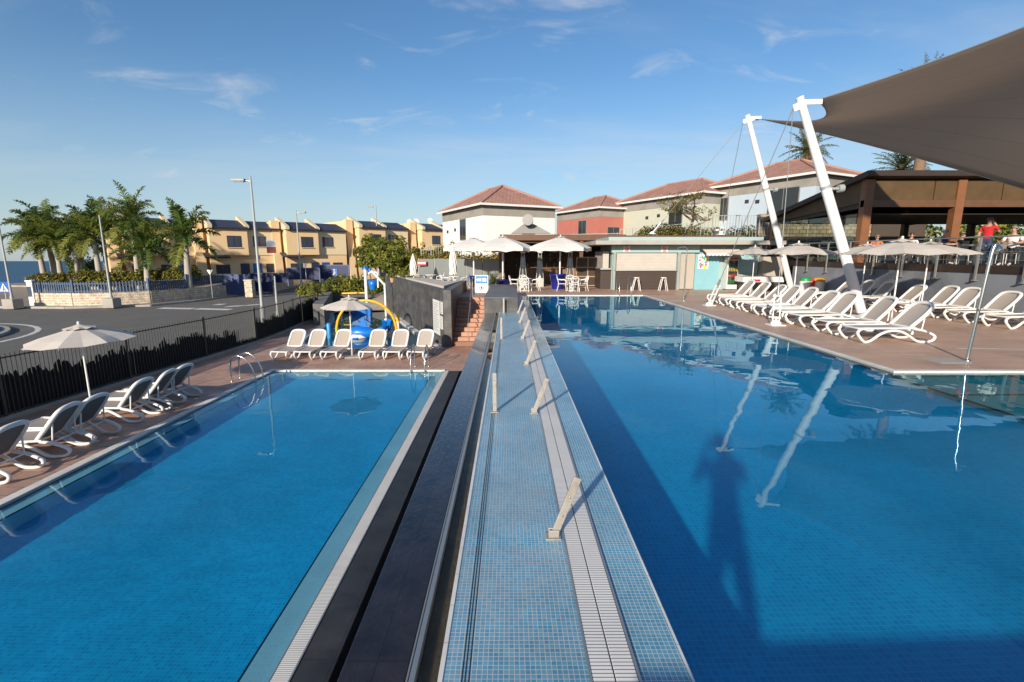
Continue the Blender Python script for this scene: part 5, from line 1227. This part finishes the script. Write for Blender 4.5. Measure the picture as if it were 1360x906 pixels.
# ------------------------------------------------------------------ yellow terraced houses
OCHRE=mat('ochre_render',(.76,.545,.31),.88,.07,.6,grime=(.70,.48,.26),gscale=.4); PALEO=mat('pale_ochre_render',(.76,.61,.39),.88,.07,.6); CREAMP=mat('cream_parapet',(.60,.50,.34),.85,.08,1)
NAVYROOF=stripes('navy_roof_tile',(.045,.048,.075),(.02,.02,.034),.34,.72,'X',.55,bump=.8); NAVYW=mat('navy_shutter',(.03,.035,.075),.4,.15,4); BLUED=mat('bright_blue_door',(.01,.10,.34),.45,.1,3); GPANE=mat('blue_grey_pane',(.05,.055,.075),.1,.1,3)
def window(par,x,z,w,h,y,arch=False,m_=NAVYW):
    q=MB(); n=8
    out=[(x,z),(x+w,z)]+([(x+w/2+w/2*math.cos(math.pi*k/n),z+h-w/2+w/2*math.sin(math.pi*k/n)) for k in range(n+1)] if arch else [(x+w,z+h),(x,z+h)])
    k=len(out); q.add([(a,y-.05,c) for a,c in out]+[(a,y+.02,c) for a,c in out],[tuple(range(k))]+[(i,k+i,k+(i+1)%k,(i+1)%k) for i in range(k)]); f=q.build('window',m_,par)
    q=MB(); 
    for s in ((0,.46),(.54,1)) if not arch else ((.0,1),): q.box(x+.09+(w-.18)*s[0],x+.09+(w-.18)*s[1],y-.07,y-.052,z+.1,z+h-(.1 if not arch else w*.4))
    q.build('pane',GPANE,f)
    q=MB(); q.box(x-.06,x+w+.06,y-.12,y+.02,z-.09,z-.002); q.build('sill',CREAMP,f)
def townhouse(label,loc,rz,first):
    t=thing('townhouse',label,'house',loc,rz,'yellow terraced houses')
    q=MB(); q.box(.2,8.3,-.2,9,-1.4,2.75,0); q.box(.2,4.25,-.9,9,2.753,6.05,0); q.box(4.253,8.3,-.3,9,2.753,6.05,1); q.box(-.9,.197,1.0,9,-1.4,6.9,0); q.build('wall',[OCHRE,PALEO],t)
    q=MB(); q.box(-1.15,-.2,.2,1.2,-1.4,7.0,0); q.slab([(-1.15,-.5,-1.4),(-.2,-.5,-1.4),(-.2,.2,4.5),(-1.15,.2,4.5)],.5); q.build('buttress',OCHRE,t)
    for x0,x1,y0 in ((.2,4.25,-.9),(4.253,8.3,-.3)):
        q=MB(); q.slab([(x0-.1,y0-.4,6.0),(x1+.05,y0-.4,6.0),(x1+.05,y0+3.2,7.05),(x0-.1,y0+3.2,7.05)],.16); rf=q.build('roof',NAVYROOF,t)
        q=MB(); q.add([(x,y,z) for x in (x0-.16,x0+.30) for y,z in ((y0-.5,5.9),(y0+3.5,5.9),(y0+3.5,7.55),(y0+3.0,7.55),(y0-.5,6.3))],[(0,1,2,3,4),(9,8,7,6,5)]+[(i,5+i,5+(i+1)%5,(i+1)%5) for i in range(5)]); q.build('parapet',CREAMP,t)
        q=MB(); q.box(x0,x1,y0+3.15,y0+8,6.05,6.9); q.build('rear_block',PALEO,t)
    window(t,2.0,3.7,1.5,1.35,-.9); window(t,5.0,3.8,1.45,1.3,-.3); window(t,-.72,3.7,.62,1.35,1.0,True)
    window(t,.7,.55,1.5,1.1,-.2); window(t,6.3,.6,1.3,1.1,-.2)
    for x,m_ in ((3.35,NAVYW),(4.75,BLUED)):
        q=MB(); q.box(x,x+1.0,-.26,-.18,-1.2,1.75); d=q.build('door',m_,t); q=MB(); q.tube([(x+.85,-.29,.4),(x+.85,-.29,.6)],.03,6); q.build('handle',STEEL,d)
    q=MB(); q.slab([(-.5,-1.3,2.55),(2.1,-1.3,2.55),(2.1,-.15,3.05),(-.5,-.15,3.05)],.14); q.build('porch_roof',NAVYROOF,t)
    return t
ux,uy=math.cos(R(38)),math.sin(R(38)); a=R(42); Lh=8.4
th0=None
labs={-2:'yellow townhouse at the left end of the row, mostly behind the royal palms',-1:'yellow townhouse just left of the tallest lamp post, partly behind a palm',0:'yellow townhouse directly behind the tallest lamp post, with a red and white banner',1:'yellow townhouse behind the second lamp post, above the navy gates',2:'yellow townhouse behind the leafy yellow green trees',3:'yellow townhouse with satellite dishes just right of the trees',4:'yellow townhouse partly visible in the distance left of the white villa',5:'farthest yellow townhouse, almost touching the white villa'}
for k_ in range(-1,6):
    s=k_*Lh; wob={-2:(0,1.5),-1:(0,0.8),2:(.6,1.6),3:(1.6,3.2),4:(3.0,6),5:(5,9)}.get(k_,(0,0))
    loc=(-35.6+s*ux+wob[0],58+s*uy+wob[1],1.25+.05*k_+(.55 if k_>1 else 0))
    if th0 is None: th0=townhouse(labs[k_],loc,a,True)
    else: dup(th0,loc,a,labs[k_],'yellow terraced houses')
p=D(360,327,57.2); t=thing('balcony_banner','small white and red banner hanging under a townhouse window','banner',(p.x,p.y,p.z-.8),a)
q=MB(); q.box(-.5,.5,-.05,0,.72,1.5); q.build('white_half',WS,t); q=MB(); q.box(-.5,.5,-.05,0,0,.717); q.build('red_half',mat('faded_red',(.38,.10,.08),.6),t)
for i,(px,py,Y) in enumerate(((544,295,88),(552.5,294,90),(571,293,95))):
    p=D(px,py,Y); t=thing('satellite_dish','white satellite dish on the distant yellow roofs, '+('left of the pair','right of the pair','the single one further right')[i] if False else ['white satellite dish on the distant yellow roofs, leftmost of three','white satellite dish on the distant yellow roofs, middle of three','white satellite dish on the distant yellow roofs, rightmost of three'][i],'satellite dish',p,R(20),'satellite dishes'); q=MB(); q.lathe([(0,0),(.3,.05),(.5,.14)],14); q.v=[(x,-z,y) for x,y,z in q.v]; q.build('dish',W_PLASTIC,t); q=MB(); q.tube([(0,.1,0),(0,.3,-1.3)],.05,6); q.build('mast',STEEL,t)

# ------------------------------------------------------------------ street edge: stone wall, blue fence, gates
STONEW=brick('cream_rubble_wall',(.52,.42,.31),(.40,.31,.22),(.60,.53,.43),.42,.20,.03,.9,.37,coords='wall',var=.35,vscale=3,bump=.8)
BLUEF=mat('blue_fence_paint',(.045,.085,.165),.5,.12,3); BLUEG=stripes('blue_corrugated_gate',(.05,.085,.24),(.025,.045,.14),.16,.6,'X',.5,bump=1); NAVYG=stripes('navy_corrugated_gate',(.012,.02,.10),(.007,.012,.06),.16,.6,'X',.5,bump=1)
wp=[(-36.2,40.6),(-33.5,40.0),(-31.2,41.2),(-30.4,44.5),(-30.0,48.6)]
wp=[tuple(G(x,y,.13).xy) for x,y in ((52,405.5),(100,406),(150,405),(200,402.5),(250,398),(299,392.5))]
wp=[(x,y) for x,y in wp]
t=thing('rubble_garden_wall','cream rubble stone garden wall along the pavement below the blue fence','wall',(0,0,0))
q=MB()
for i in range(len(wp)-1): q.beam((*wp[i],.56),(*wp[i+1],.56),.4,1.12)
q.build('masonry',STONEW,t)
t=thing('blue_picket_fence','blue painted picket fence on the cream rubble wall','fence',(0,0,0))
for i in range(len(wp)-1):
    A_=Vector(wp[i]); C_=Vector(wp[i+1]); n=int((C_-A_).length/.19); q=MB(); h0=1.12+(.0 if i<4 else .22)
    for k in range(n): 
        p=A_.lerp(C_,k/n); q.box(p.x-.045,p.x+.045,p.y-.03,p.y+.03,h0,h0+.85)
    for z in (h0+.13,h0+.7): q.beam((*A_,z),(*C_,z),.05,.08)
    q.build('picket_panel',BLUEF,t); q=MB(); q.box(A_.x-.07,A_.x+.07,A_.y-.07,A_.y+.07,1.1,h0+1.05); q.build('post',BLUEF,t)
def gate(px0,px1,py0,py1,Y,m_,label,name='corrugated_gate'):
    a_=D(px0,py1,Y); c_=D(px1,py0,Y+.0); w=c_.x-a_.x; h=c_.z-a_.z; t=thing(name,label,'gate',((a_.x+c_.x)/2,Y,a_.z))
    q=MB(); q.box(-w/2+.06,w/2-.06,-.03,.03,.05,h-.08); q.build('panel',m_,t); q=MB()
    for x in (-w/2,w/2-.0): q.box(x-.06,x+.06,-.06,.06,-.3,h)
    q.box(-w/2,w/2,-.05,.05,h-.08,h+.03); q.build('frame',BLUEF,t); return t
gate(298,331,365,392.5,48.5,BLUEG,'light blue corrugated vehicle gate at the end of the rubble wall')
gate(335,362,363,388,51,NAVYG,'navy corrugated gate between two stone piers right of the light blue gate')
gate(362,382,363,376,52,NAVYG,'low navy corrugated panel on the rubble wall right of the tallest lamp post')
gate(382,424,356,372,56,NAVYG,'wide navy carport gate in front of the townhouses')
t=gate(426,463,352,371,58,NAVYG,'navy corrugated gate carrying a blue and white emblem')
panel_sign('disabled_parking_sign','blue square sign with a white figure on the navy gate',440,448,357,366.5,57.9,BS,[('white_figure',WS,[(.38,.6,.72,.92),(.3,.65,.3,.68),(.2,.45,.12,.3),(.6,.82,.12,.3)])])
for i,(px,lab) in enumerate(((333,'stone pier between the light blue gate and the navy gate'),(363,'stone pier right of the navy gate, behind the tallest lamp post'))):
    p=G(px,394-6*i,.13); q=MB(); q.box(-.35,.35,-.3,.3,0,1.55); q.box(-.4,.4,-.35,.35,1.553,1.65); tag(q.build('stone_pier',STONEW,loc=(p.x,p.y,.1)),lab,'pier')
p0_=G(364,386,.13); p1_=G(388,380,.13); q=MB(); q.beam((p0_.x,p0_.y,.5),(p1_.x,p1_.y,.6),.4,1.2); tag(q.build('low_rubble_wall',STONEW),'short rubble wall under the low navy panel','wall')
p=G(52,405.5,.13); q=MB(); q.box(-.22,.22,-.22,.22,0,1.9); q.box(-.27,.27,-.27,.27,1.903,2.0); tag(q.build('white_gate_pier',CREAMW,loc=(p.x-.3,p.y,.1)),'white pier at the left end of the rubble wall','pier')
q=MB(); q.beam((-90,60,.1),(-41,52,.1),.3,1.2); tag(q.build('grey_promenade_wall',CONCRETE),'grey wall along the promenade at the far left','wall')

# lamp posts
def lamp(px,pyb,pyt,Y,label,arm=-1,r=.09,block=False):
    b_=D(px,pyb,Y); h=D(px,pyt,Y).z; t=thing('street_lamp',label,'street lamp',(b_.x,Y,0.05)); q=MB(); q.lathe([(r*1.5,0),(r*1.5,.9),(r,1.0),(r*.6,h)],10); q.build('pole',mat('galvanised_pole',(.33,.35,.34),.5,.1,2),t)
    if block: q=MB(); q.box(-.42,.42,-.42,.42,0,.75); q.build('concrete_foot',CONCRETE,t,bevel=.04)
    if arm:
        q=MB(); q.tube([(0,0,h-.05),(arm*.35,0,h)],.04,8); q.build('arm',STEEL,t)
        q=MB(); x0,x1=sorted((arm*.3,arm*1.1)); q.box(x0,x1,-.16,.16,h-.06,h+.10); q.build('lamp_head',GREYMETAL,t,bevel=.05)
        q=MB(); q.box(x0+.08,x1-.08,-.12,.12,h-.075,h-.061); q.build('lens',mat('lamp_lens',(.6,.6,.56),.2),t)
        q=MB(); q.lathe([(.05,h-.0),(.05,h+.25),(.0,h+.28)],8); q.build('cap',GREYMETAL,t)
lamp(350,430,241,29,'tallest lamp post with a flat head, standing behind the black fence')
lamp(149,405,287,37.2,'bare lamp post with a concrete foot in front of the rubble wall',0,.08,True)
lamp(18,408,295,36.5,'lamp post with a concrete foot at the left edge beside the crossing sign',-.3,.08,True)
lamp(400,372,283,56,'lamp post in front of the townhouses, right of the tallest lamp post',1,.1)
lamp(503,360,275,72,'distant lamp post rising above the leafy trees',-1,.12)
lamp(370,430,368,26.5,'short green post just behind the black fence',0,.07)
# road signs
def pole_sign(px,Y,zt,label,back=False):
    p=D(px,400,Y); t=thing('road_sign',label,'road sign',(p.x,Y,.1)); q=MB(); q.tube([(0,0,0),(0,0,zt)],.035,8); q.build('pole',STEEL,t)
    q=MB(); q.box(-.42,.42,-.05,-.03,zt-.80,zt); q.build('plate',STEEL if back else BS,t)
    if not back:
        q=MB(); q.add([(-.34,-.055,zt-.72),(.34,-.055,zt-.72),(0,-.055,zt-.1)],[(0,1,2)]); q.build('white_triangle',WS,t)
        q=MB(); q.box(-.03,.05,-.06,-.056,zt-.55,zt-.35); q.add([(-.12,-.06,zt-.7),(-.05,-.06,zt-.7),(.04,-.06,zt-.5),(-.02,-.06,zt-.5)],[(0,1,2,3)]); q.add([(.08,-.06,zt-.7),(.14,-.06,zt-.7),(.06,-.06,zt-.5),(.0,-.06,zt-.5)],[(0,1,2,3)]); q.lathe([(0,-.05),(.05,0),(0,.05)],8,(.01,-.06,zt-.29)); q.build('walking_figure',BK,t)
pole_sign(9,36.9,1.95,'blue pedestrian crossing sign with a white triangle at the left edge')
def back_sign(px,Y,zt,label):
    p=D(px,400,Y); t=thing('road_sign',label,'road sign',(p.x,Y,.1)); q=MB(); q.tube([(0,0,0),(0,0,zt)],.04,8); q.build('pole',STEEL,t)
    q=MB(); q.slab([(-.28,-.04,zt),(.28,-.04,zt),(0,-.04,zt-.5)][::-1],.02); q.build('plate',WS,t)
back_sign(283,45,2.6,'thin road sign post with a small pale triangular plate by the blue fence')
back_sign(409,55,3.0,'pale road sign in front of the wide navy carport gate')
# ------------------------------------------------------------------ plants
PALMG=leafm('palm_green',(.10,.155,.034)); PALMY=leafm('palm_yellow_green',(.22,.245,.052)); DRYF=leafm('dry_frond',(.16,.11,.05)); DATEG=leafm('date_palm_green',(.20,.21,.075))
ROYALT=mat('pale_palm_trunk',(.38,.35,.30),.9,.2,3,bump=.2); SHAFT=mat('green_crownshaft',(.12,.16,.04),.6,.2,2); DATET=mat('date_palm_trunk',(.20,.13,.085),.95,.35,9,bump=.8,bscale=12)
BUSHY=leafm('yellow_green_leaf',(.25,.24,.035)); BUSHG=leafm('mid_green_leaf',(.11,.155,.03)); BUSHD=leafm('olive_leaf',(.085,.075,.022)); TWIG=mat('grey_brown_twig',(.16,.12,.09),.95,.25,8)
def frond(q,base,dirh,up,L,droop,rs,m=0,ln=.62,n=20,plume=.6,w=.05):
    P=[]; p=Vector(base); d=(dirh*math.cos(up)+Vector((0,0,1))*math.sin(up)).normalized(); st=L/n
    for i in range(n+1):
        P.append(p.copy()); p=p+d*st; d=(d+Vector((0,0,-1))*droop*st*(.5+i/n)).normalized()
    q.tube(P,[.035*(1-i/n*.85) for i in range(n+1)],4,m=m)
    for i in range(2,n+1):
        t=(P[i]-P[i-1]).normalized(); side=t.cross(Vector((0,0,1))).normalized(); upv=side.cross(t)
        l=ln*(math.sin(math.pi*min(1,.12+i/n*.86))**.6)
        for s in (-1,1):
            for r_ in range(2):
                o=P[i-1].lerp(P[i],rs.random()); v=(side*s*rs.uniform(.7,1)+upv*rs.uniform(-.2,plume)+t*rs.uniform(.35,.8)).normalized()
                tip=o+v*l*rs.uniform(.75,1.1); mid=o.lerp(tip,.55)+Vector((0,0,.03)); tip.z-=l*.28; wv=t*w
                q.add([o-wv*.5,o+wv*.5,mid+wv*.5,mid-wv*.5],[(0,1,2,3)],m); q.add([mid-wv*.5,mid+wv*.5,tip],[(0,1,2)],m)
def royal_palm(h,seed,nf=20,L=2.9,mats=(PALMG,PALMY)):
    rs=random.Random(seed); t=thing('royal_palm','','palm'); hs=h*.86
    bend=rs.uniform(-.25,.25)
    q=MB(); q.tube([(bend*(z/hs)**2,0,z) for z in [hs*i/8 for i in range(9)]],[.24,.25,.26,.25,.23,.21,.19,.17,.15],10); q.build('trunk',ROYALT,t)
    q=MB(); q.tube([(bend,0,hs),(bend,0,hs+.5),(bend,0,h)],[.16,.14,.07],10); q.build('crownshaft',SHAFT,t)
    q=MB()
    for k in range(nf):
        a=2*math.pi*k*.382+rs.uniform(-.2,.2); f=k/nf; up=R(80-95*f+rs.uniform(-8,8))
        frond(q,(bend,0,h-.05-.25*f),Vector((math.cos(a),math.sin(a),0)),up,L*rs.uniform(.85,1.1),.40+.25*rs.random(),rs,0 if rs.random()<.5 else 1,.85,26,.7,.075)
    q.build('crown',list(mats),t); return t
protos=[royal_palm(5.6,1),royal_palm(7.4,2,23,3.2),royal_palm(4.2,3,17,2.6)]
fr_=[True]*3
for i,(px,pt,Y,pr,sc,lab) in enumerate(((50,312,45,0,1.0,'leftmost royal palm of the clump, standing clear against the sea'),(64,305,46,0,1.1,'second royal palm from the left end of the clump'),(73,317,44.5,0,1.0,'third royal palm from the left end of the clump'),(95,320,45.5,0,.95,'fourth royal palm from the left, lower and leafy'),(103,316,48,0,1.0,'fifth royal palm from the left, a little behind the others'),(124,306,44,0,1.12,'royal palm just left of the bare lamp post, with a pale swollen trunk'),(132,300,46.5,1,1.0,'royal palm partly behind the bare lamp post'),(173,289,44,1,1.05,'tallest royal palm, thick white trunk in front of the left townhouse'),(190,328,42.8,2,1.05,'short palm right of the tallest royal palm, in front of the left townhouse'),(243,312,43.5,2,1.25,'lone palm at the right end of the hedge, before the row of townhouses'))):
    top=D(px,pt,Y); base=top.z; H0=(5.6,7.4,4.2)[pr]; sc=(base-.2)/H0
    o=put(protos[pr],fr_[pr],(top.x,Y,.15),R(67*i),lab,'royal palms behind the blue fence'); fr_[pr]=False; o.scale=(min(sc,1.15),min(sc,1.15),sc)
def date_palm(trunk_h,L,seed,label,loc,nf=34):
    rs=random.Random(seed); t=thing('date_palm',label,'palm',loc); q=MB(); q.tube([(0,0,trunk_h*i/8) for i in range(9)],[.36+.03*(i%2) for i in range(9)],12); q.build('trunk',DATET,t); q=MB()
    for k in range(nf):
        a=2*math.pi*k*.382; f=k/nf; frond(q,(0,0,trunk_h),Vector((math.cos(a),math.sin(a),0)),R(82-115*f+rs.uniform(-8,8)),L*rs.uniform(.85,1.1),.22+.2*rs.random(),rs,0 if f<.75 or rs.random()<.5 else 1,.5,18,.3,.05)
    q.build('crown',[DATEG,DRYF],t)
p=D(1073,200,46); date_palm(p.z-1,2.3,21,'dark green palm crown rising behind the pale blue villa roof, between the white masts',(p.x,46,1))
p=D(1198,226,44); date_palm(p.z-1,2.9,22,'date palm with a round crown behind the pavilion roof',(p.x,44,1),40)
p=D(1239,120,40); date_palm(D(676,128,40).z-1,2.9,23,'tall date palm whose fronds peep over the edge of the sail',(p.x-.2,40,1),40)

def foliage(q,lumps,n,ls,rs,nm=2,shell=.55):
    tot=sum(l[3]*l[4]*l[5] for l in lumps)**1.0
    for (cx_,cy_,cz_,rx,ry,rz2) in lumps:
        k=int(n*(rx*ry*rz2)/tot)
        for _ in range(k):
            while True:
                v=Vector((rs.uniform(-1,1),rs.uniform(-1,1),rs.uniform(-1,1)))
                if v.length<1 and v.length>shell*rs.random(): break
            c=Vector((cx_+v.x*rx,cy_+v.y*ry,cz_+v.z*rz2)); s=ls*rs.uniform(.6,1.4)
            nrm_=(v.normalized()+Vector((rs.uniform(-.9,.9),rs.uniform(-.9,.9),rs.uniform(-.3,1.1)))).normalized(); a=nrm_.orthogonal().normalized(); a.rotate(Matrix.Rotation(rs.uniform(0,6.28),3,nrm_)); b_=nrm_.cross(a)
            q.add([c-a*s,c-b_*s*.45+nrm_*s*.12,c+a*s,c+b_*s*.45+nrm_*s*.12],[(0,1,2,3)],rs.randrange(nm))
def bush(name,label,cat,loc,lumps,n,ls,seed,mats,trunk=None,group=None):
    rs=random.Random(seed); t=thing(name,label,cat,loc,0,group); q=MB()
    L2=[]
    for l in lumps:                                   # break each mass into uneven sub-clumps
        L2.append((l[0],l[1],l[2],l[3]*.8,l[4]*.8,l[5]*.8))
        for _ in range(7):
            a=rs.uniform(0,6.28); e=rs.uniform(-.5,1.3); f=rs.uniform(.65,1.0); s=rs.uniform(.28,.48)
            L2.append((l[0]+math.cos(a)*math.cos(e)*l[3]*f,l[1]+math.sin(a)*math.cos(e)*l[4]*f,l[2]+math.sin(e)*l[5]*f,l[3]*s,l[4]*s,l[5]*s))
    foliage(q,L2,n,ls,rs,len(mats)); q.build('foliage',list(mats),t); q=MB()
    for (x,y,z,rx,ry,rz2) in lumps:
        q.tube(arc([(x*.4,y*.4,0),(x*.7+.1,y*.7,z*.5),(x,y,z)],3),[.09,.085,.08,.07,.06,.05,.04],6)
        for _ in range(4):
            q.tube([(x*.7,y*.7,z*.6),(x+rs.uniform(-rx,rx)*.6,y+rs.uniform(-ry,ry)*.6,z+rs.uniform(0,rz2)*.7)],[.04,.015],5)
    q.build('stem',TWIG,t); return t
# hedge behind the blue fence
q=MB(); rs=random.Random(31); lumps=[]
hp0=D(45,370,42.6); hp1=D(258,368,44.5)
for i in range(34):
    p=hp0.lerp(hp1,i/33); lumps.append((p.x,p.y,1.85+rs.uniform(-.1,.15)+.35*(i/33),.7,.6,.72))
foliage(q,lumps,9000,.13,rs,2); tag(q.build('clipped_hedge',[BUSHY,BUSHD]),'long clipped yellow green hedge between the blue fence and the palms','hedge')
q=MB(); lumps=[(p.x,p.y,1.4,3.0,1.0,1.3) for p in (D(118,360,50),)]; 
bush('dark_shrub','dark green shrub between the palm trunks in front of the sea','shrub',D(112,352,49).xy.to_3d()+Vector((0,0,.2)),[(0,0,2.2,1.7,1.2,1.6)],1500,.16,41,(BUSHG,))
# trees and shrubs behind the splash pool
def at_(px,Y,z=0): p=D(px,350,Y); return (p.x,Y,z)
bush('leafy_tree','round mid green tree behind the splash pool, left of the yellow green one','tree',at_(498,50,.2),[(0,0,3.9,1.7,1.3,1.8),(-.9,0,3.2,1.0,1.0,1.1)],3000,.17,51,(BUSHG,BUSHY))
bush('leafy_tree','broad yellow green tree in front of the distant townhouses','tree',at_(525,47,.2),[(0,0,3.4,2.1,1.5,1.9),(1.3,0,3.0,1.2,1.0,1.2),(-1.2,0,4.0,1.2,1.1,1.2)],4600,.17,52,(BUSHY,BUSHG))
bush('flowering_shrub','olive and yellow shrub above the slate wall, below the distant roofs','shrub',at_(560,44,1.2),[(0,0,2.6,1.5,1.0,.9),(1.6,.5,2.8,1.3,1.0,.8)],2200,.14,53,(BUSHD,BUSHY))
for i,(px,Y,w,h,lab) in enumerate(((412,37.6,1.0,1.35,'rounded shrub left of the spiky plant behind the splash pool'),(452,40,1.6,1.5,'yellow green shrub behind the slate splash pool wall, left of the white pole'),(478,41,1.4,1.5,'yellow green shrub directly behind the white bucket pole'),(503,42,1.0,1.4,'shrub between the bucket pole and the tall slate wall'))):
    bush('rounded_shrub',lab,'shrub',at_(px,Y,.1),[(0,0,h*.75,w,.9,h*.75),(w*.7,0,h*.6,w*.6,.8,h*.6)],2200,.12,60+i,(BUSHY,BUSHG),group='shrubs behind the splash pool')
rs=random.Random(77); t=thing('spiky_yucca','spiky yucca with a pale rosette at the end of the black fence','plant',at_(418,33.5,0)); q=MB(); q.tube([(0,0,0),(.05,0,1.0),(.0,0,1.5)],[.14,.11,.1],8); q.build('trunk',DATET,t); q=MB()
for k in range(70):
    a=rs.uniform(0,6.28); e=rs.uniform(-.3,1.4); d=Vector((math.cos(a)*math.cos(e),math.sin(a)*math.cos(e),math.sin(e))); s_=d.orthogonal().normalized()*.035; o=Vector((0,0,1.5)); L=rs.uniform(.5,.85)
    q.add([o-s_,o+s_,o+d*L*.6+s_*.8,o+d*L*.6-s_*.8],[(0,1,2,3)]); q.add([o+d*L*.6-s_*.8,o+d*L*.6+s_*.8,o+d*L+Vector((0,0,-.06))],[(0,1,2)])
q.build('leaves',leafm('yucca_leaf',(.17,.17,.05)),t)
# dark drum and gate posts below the shrubs at the fence end
p=G(415,424); t=thing('dark_planter_wall','dark rough planter wall at the far end of the black fence','wall',(0,0,0)); q=MB(); a_=G(404,426); c_=G(424,421); q.beam((a_.x,a_.y+.4,.55),(c_.x,c_.y+.4,.55),.6,1.1); q.build('block',mat('dark_lava_stone',(.05,.05,.055),.95,.4,5,bump=1,bscale=12),t)
# hedge and flowers behind the glass screen
q=MB(); rs=random.Random(33); lumps=[]; a_=D(556,343,39); c_=D(664,343,37.5)
for i in range(16): p=a_.lerp(c_,i/15); lumps.append((p.x,p.y,p.z-.5+rs.uniform(-.15,.2),.6,.5,.8))
for i in range(7): p=a_.lerp(c_,rs.random()); lumps.append((p.x,p.y,p.z+.5+rs.uniform(0,.6),.22,.22,.45))
foliage(q,lumps,5200,.12,rs,3); tag(q.build('flowering_hedge',[BUSHY,BUSHD,leafm('yellow_blossom',(.42,.27,.03))]),'yellow flowering hedge behind the grey glass screen','hedge')
# potted palms etc. near the sandwich board
for i,(px,Y,lab,sc) in enumerate(((655,29.2,'arching green potted plant between the sandwich board and the blue pot',.9),)):
    t=thing('potted_palm',lab,'potted plant',at_(px,Y,U)); q=MB(); q.lathe([(.16,0),(.24,.4),(.2,.4)],14); q.build('pot',mat('white_pot',(.6,.58,.54),.5),t); q=MB(); rs=random.Random(80)
    for k in range(12): a=k*2.4; frond(q,(0,0,.4),Vector((math.cos(a),math.sin(a),0)),R(rs.uniform(35,80)),.85,1.2,rs,0,.18,9,.3,.02)
    q.build('fronds',leafm('potted_green',(.11,.14,.04)),t)
for i,(px,lab) in enumerate(((520,'small terracotta potted plant on the slate wall, leftmost'),(534,'small potted plant on the slate wall, second from the left'),(545,'small potted plant on the slate wall, nearest the folded beige parasol'))):
    t=thing('potted_shrub',lab,'potted plant',at_(px,33.5+.3*i,wt-.35),0,'potted plants on the slate wall'); q=MB(); q.lathe([(.12,0),(.18,.32),(.15,.32)],12); q.build('pot',TERRACOTTA,t); q=MB(); foliage(q,[(0,0,.6,.28,.28,.35)],260,.07,random.Random(90+i),2); q.build('foliage',[BUSHY,BUSHG],t)
# bare spreading tree on the garden terrace
def tree_bare(label,loc,seed,sp=3.4,h=3.6):
    rs=random.Random(seed); t=thing('spreading_tree',label,'tree',loc); q=MB(); tips=[]
    def grow(p,d,L,r,lv):
        P=[p]; 
        for _ in range(4):
            d=(d+Vector((rs.uniform(-.3,.3),rs.uniform(-.3,.3),rs.uniform(-.1,.15)))).normalized(); p=p+d*L/4; P.append(p)
        q.tube(P,[r*(1-.12*i) for i in range(5)],5)
        if lv==0: tips.extend(P[1:]); return
        for k in range(3 if lv>1 else 4):
            a=rs.uniform(0,6.28); nd=(d*.5+Vector((math.cos(a),math.sin(a),rs.uniform(-.05,.35)))).normalized(); grow(P[rs.randrange(2,5)],nd,L*.74,r*.55,lv-1)
    grow(Vector((0,0,0)),Vector((.1,0,1)),h*.45,.16,4); q.build('trunk',TWIG,t); q=MB()
    for p in tips:
        if rs.random()<.6: foliage(q,[(p.x,p.y,p.z,.28,.28,.14)],6,.075,rs,2,0)
    q.build('crown',[BUSHD,BUSHY],t)
tree_bare('bare umbrella shaped tree with sparse leaves before the pale green villa',at_(908,38.2,E+.9),101,h=5.0)
q=MB(); rs=random.Random(37); lumps=[]
for i in range(26):
    p=D(850+i*6.2,327,37.6); lumps.append((p.x,p.y+rs.uniform(-.2,.3),E+1.25+rs.uniform(-.1,.45),.6,.5,.6))
foliage(q,lumps,4200,.11,rs,2); tag(q.build('garden_hedge',[BUSHY,BUSHD]),'low yellow green hedge along the garden above the kiosk','hedge')
bush('twiggy_shrub','dense twiggy olive shrub left of the bare umbrella shaped tree','shrub',at_(885,38.5,E+.9),[(0,0,.9,1.6,.9,.8),(-1.2,0,.5,1,.8,.5)],1500,.10,111,(BUSHD,))
p=D(945,318,37.2); q=MB(); q.lathe([(.30,0),(.30,.75),(.38,.78),(.38,.95),(0,1.0)],16); tag(q.build('roof_vent_pipe',STEEL,loc=(p.x,36.3,kz(322,36.3))),'short steel vent pipe on the roof behind the kiosk','vent')
# green behind the pavilion
bush('dense_hedge_tree','dense green hedge seen under the right end of the pavilion roof','hedge',at_(1292,40,U),[(0,0,3.0,3.2,1.2,2.6),(-4,0,2.7,2.6,1.2,2.3),(4,0,3,2.8,1.2,2.5)],6000,.18,121,(BUSHG,BUSHY))
bush('garden_shrub','green shrubs seen through the glass side of the pavilion, behind the far mast','shrub',at_(1075,40,U),[(0,0,2.2,1.8,1.2,1.4),(2.5,0,2,1.5,1.2,1.2)],2600,.16,122,(BUSHG,BUSHD))
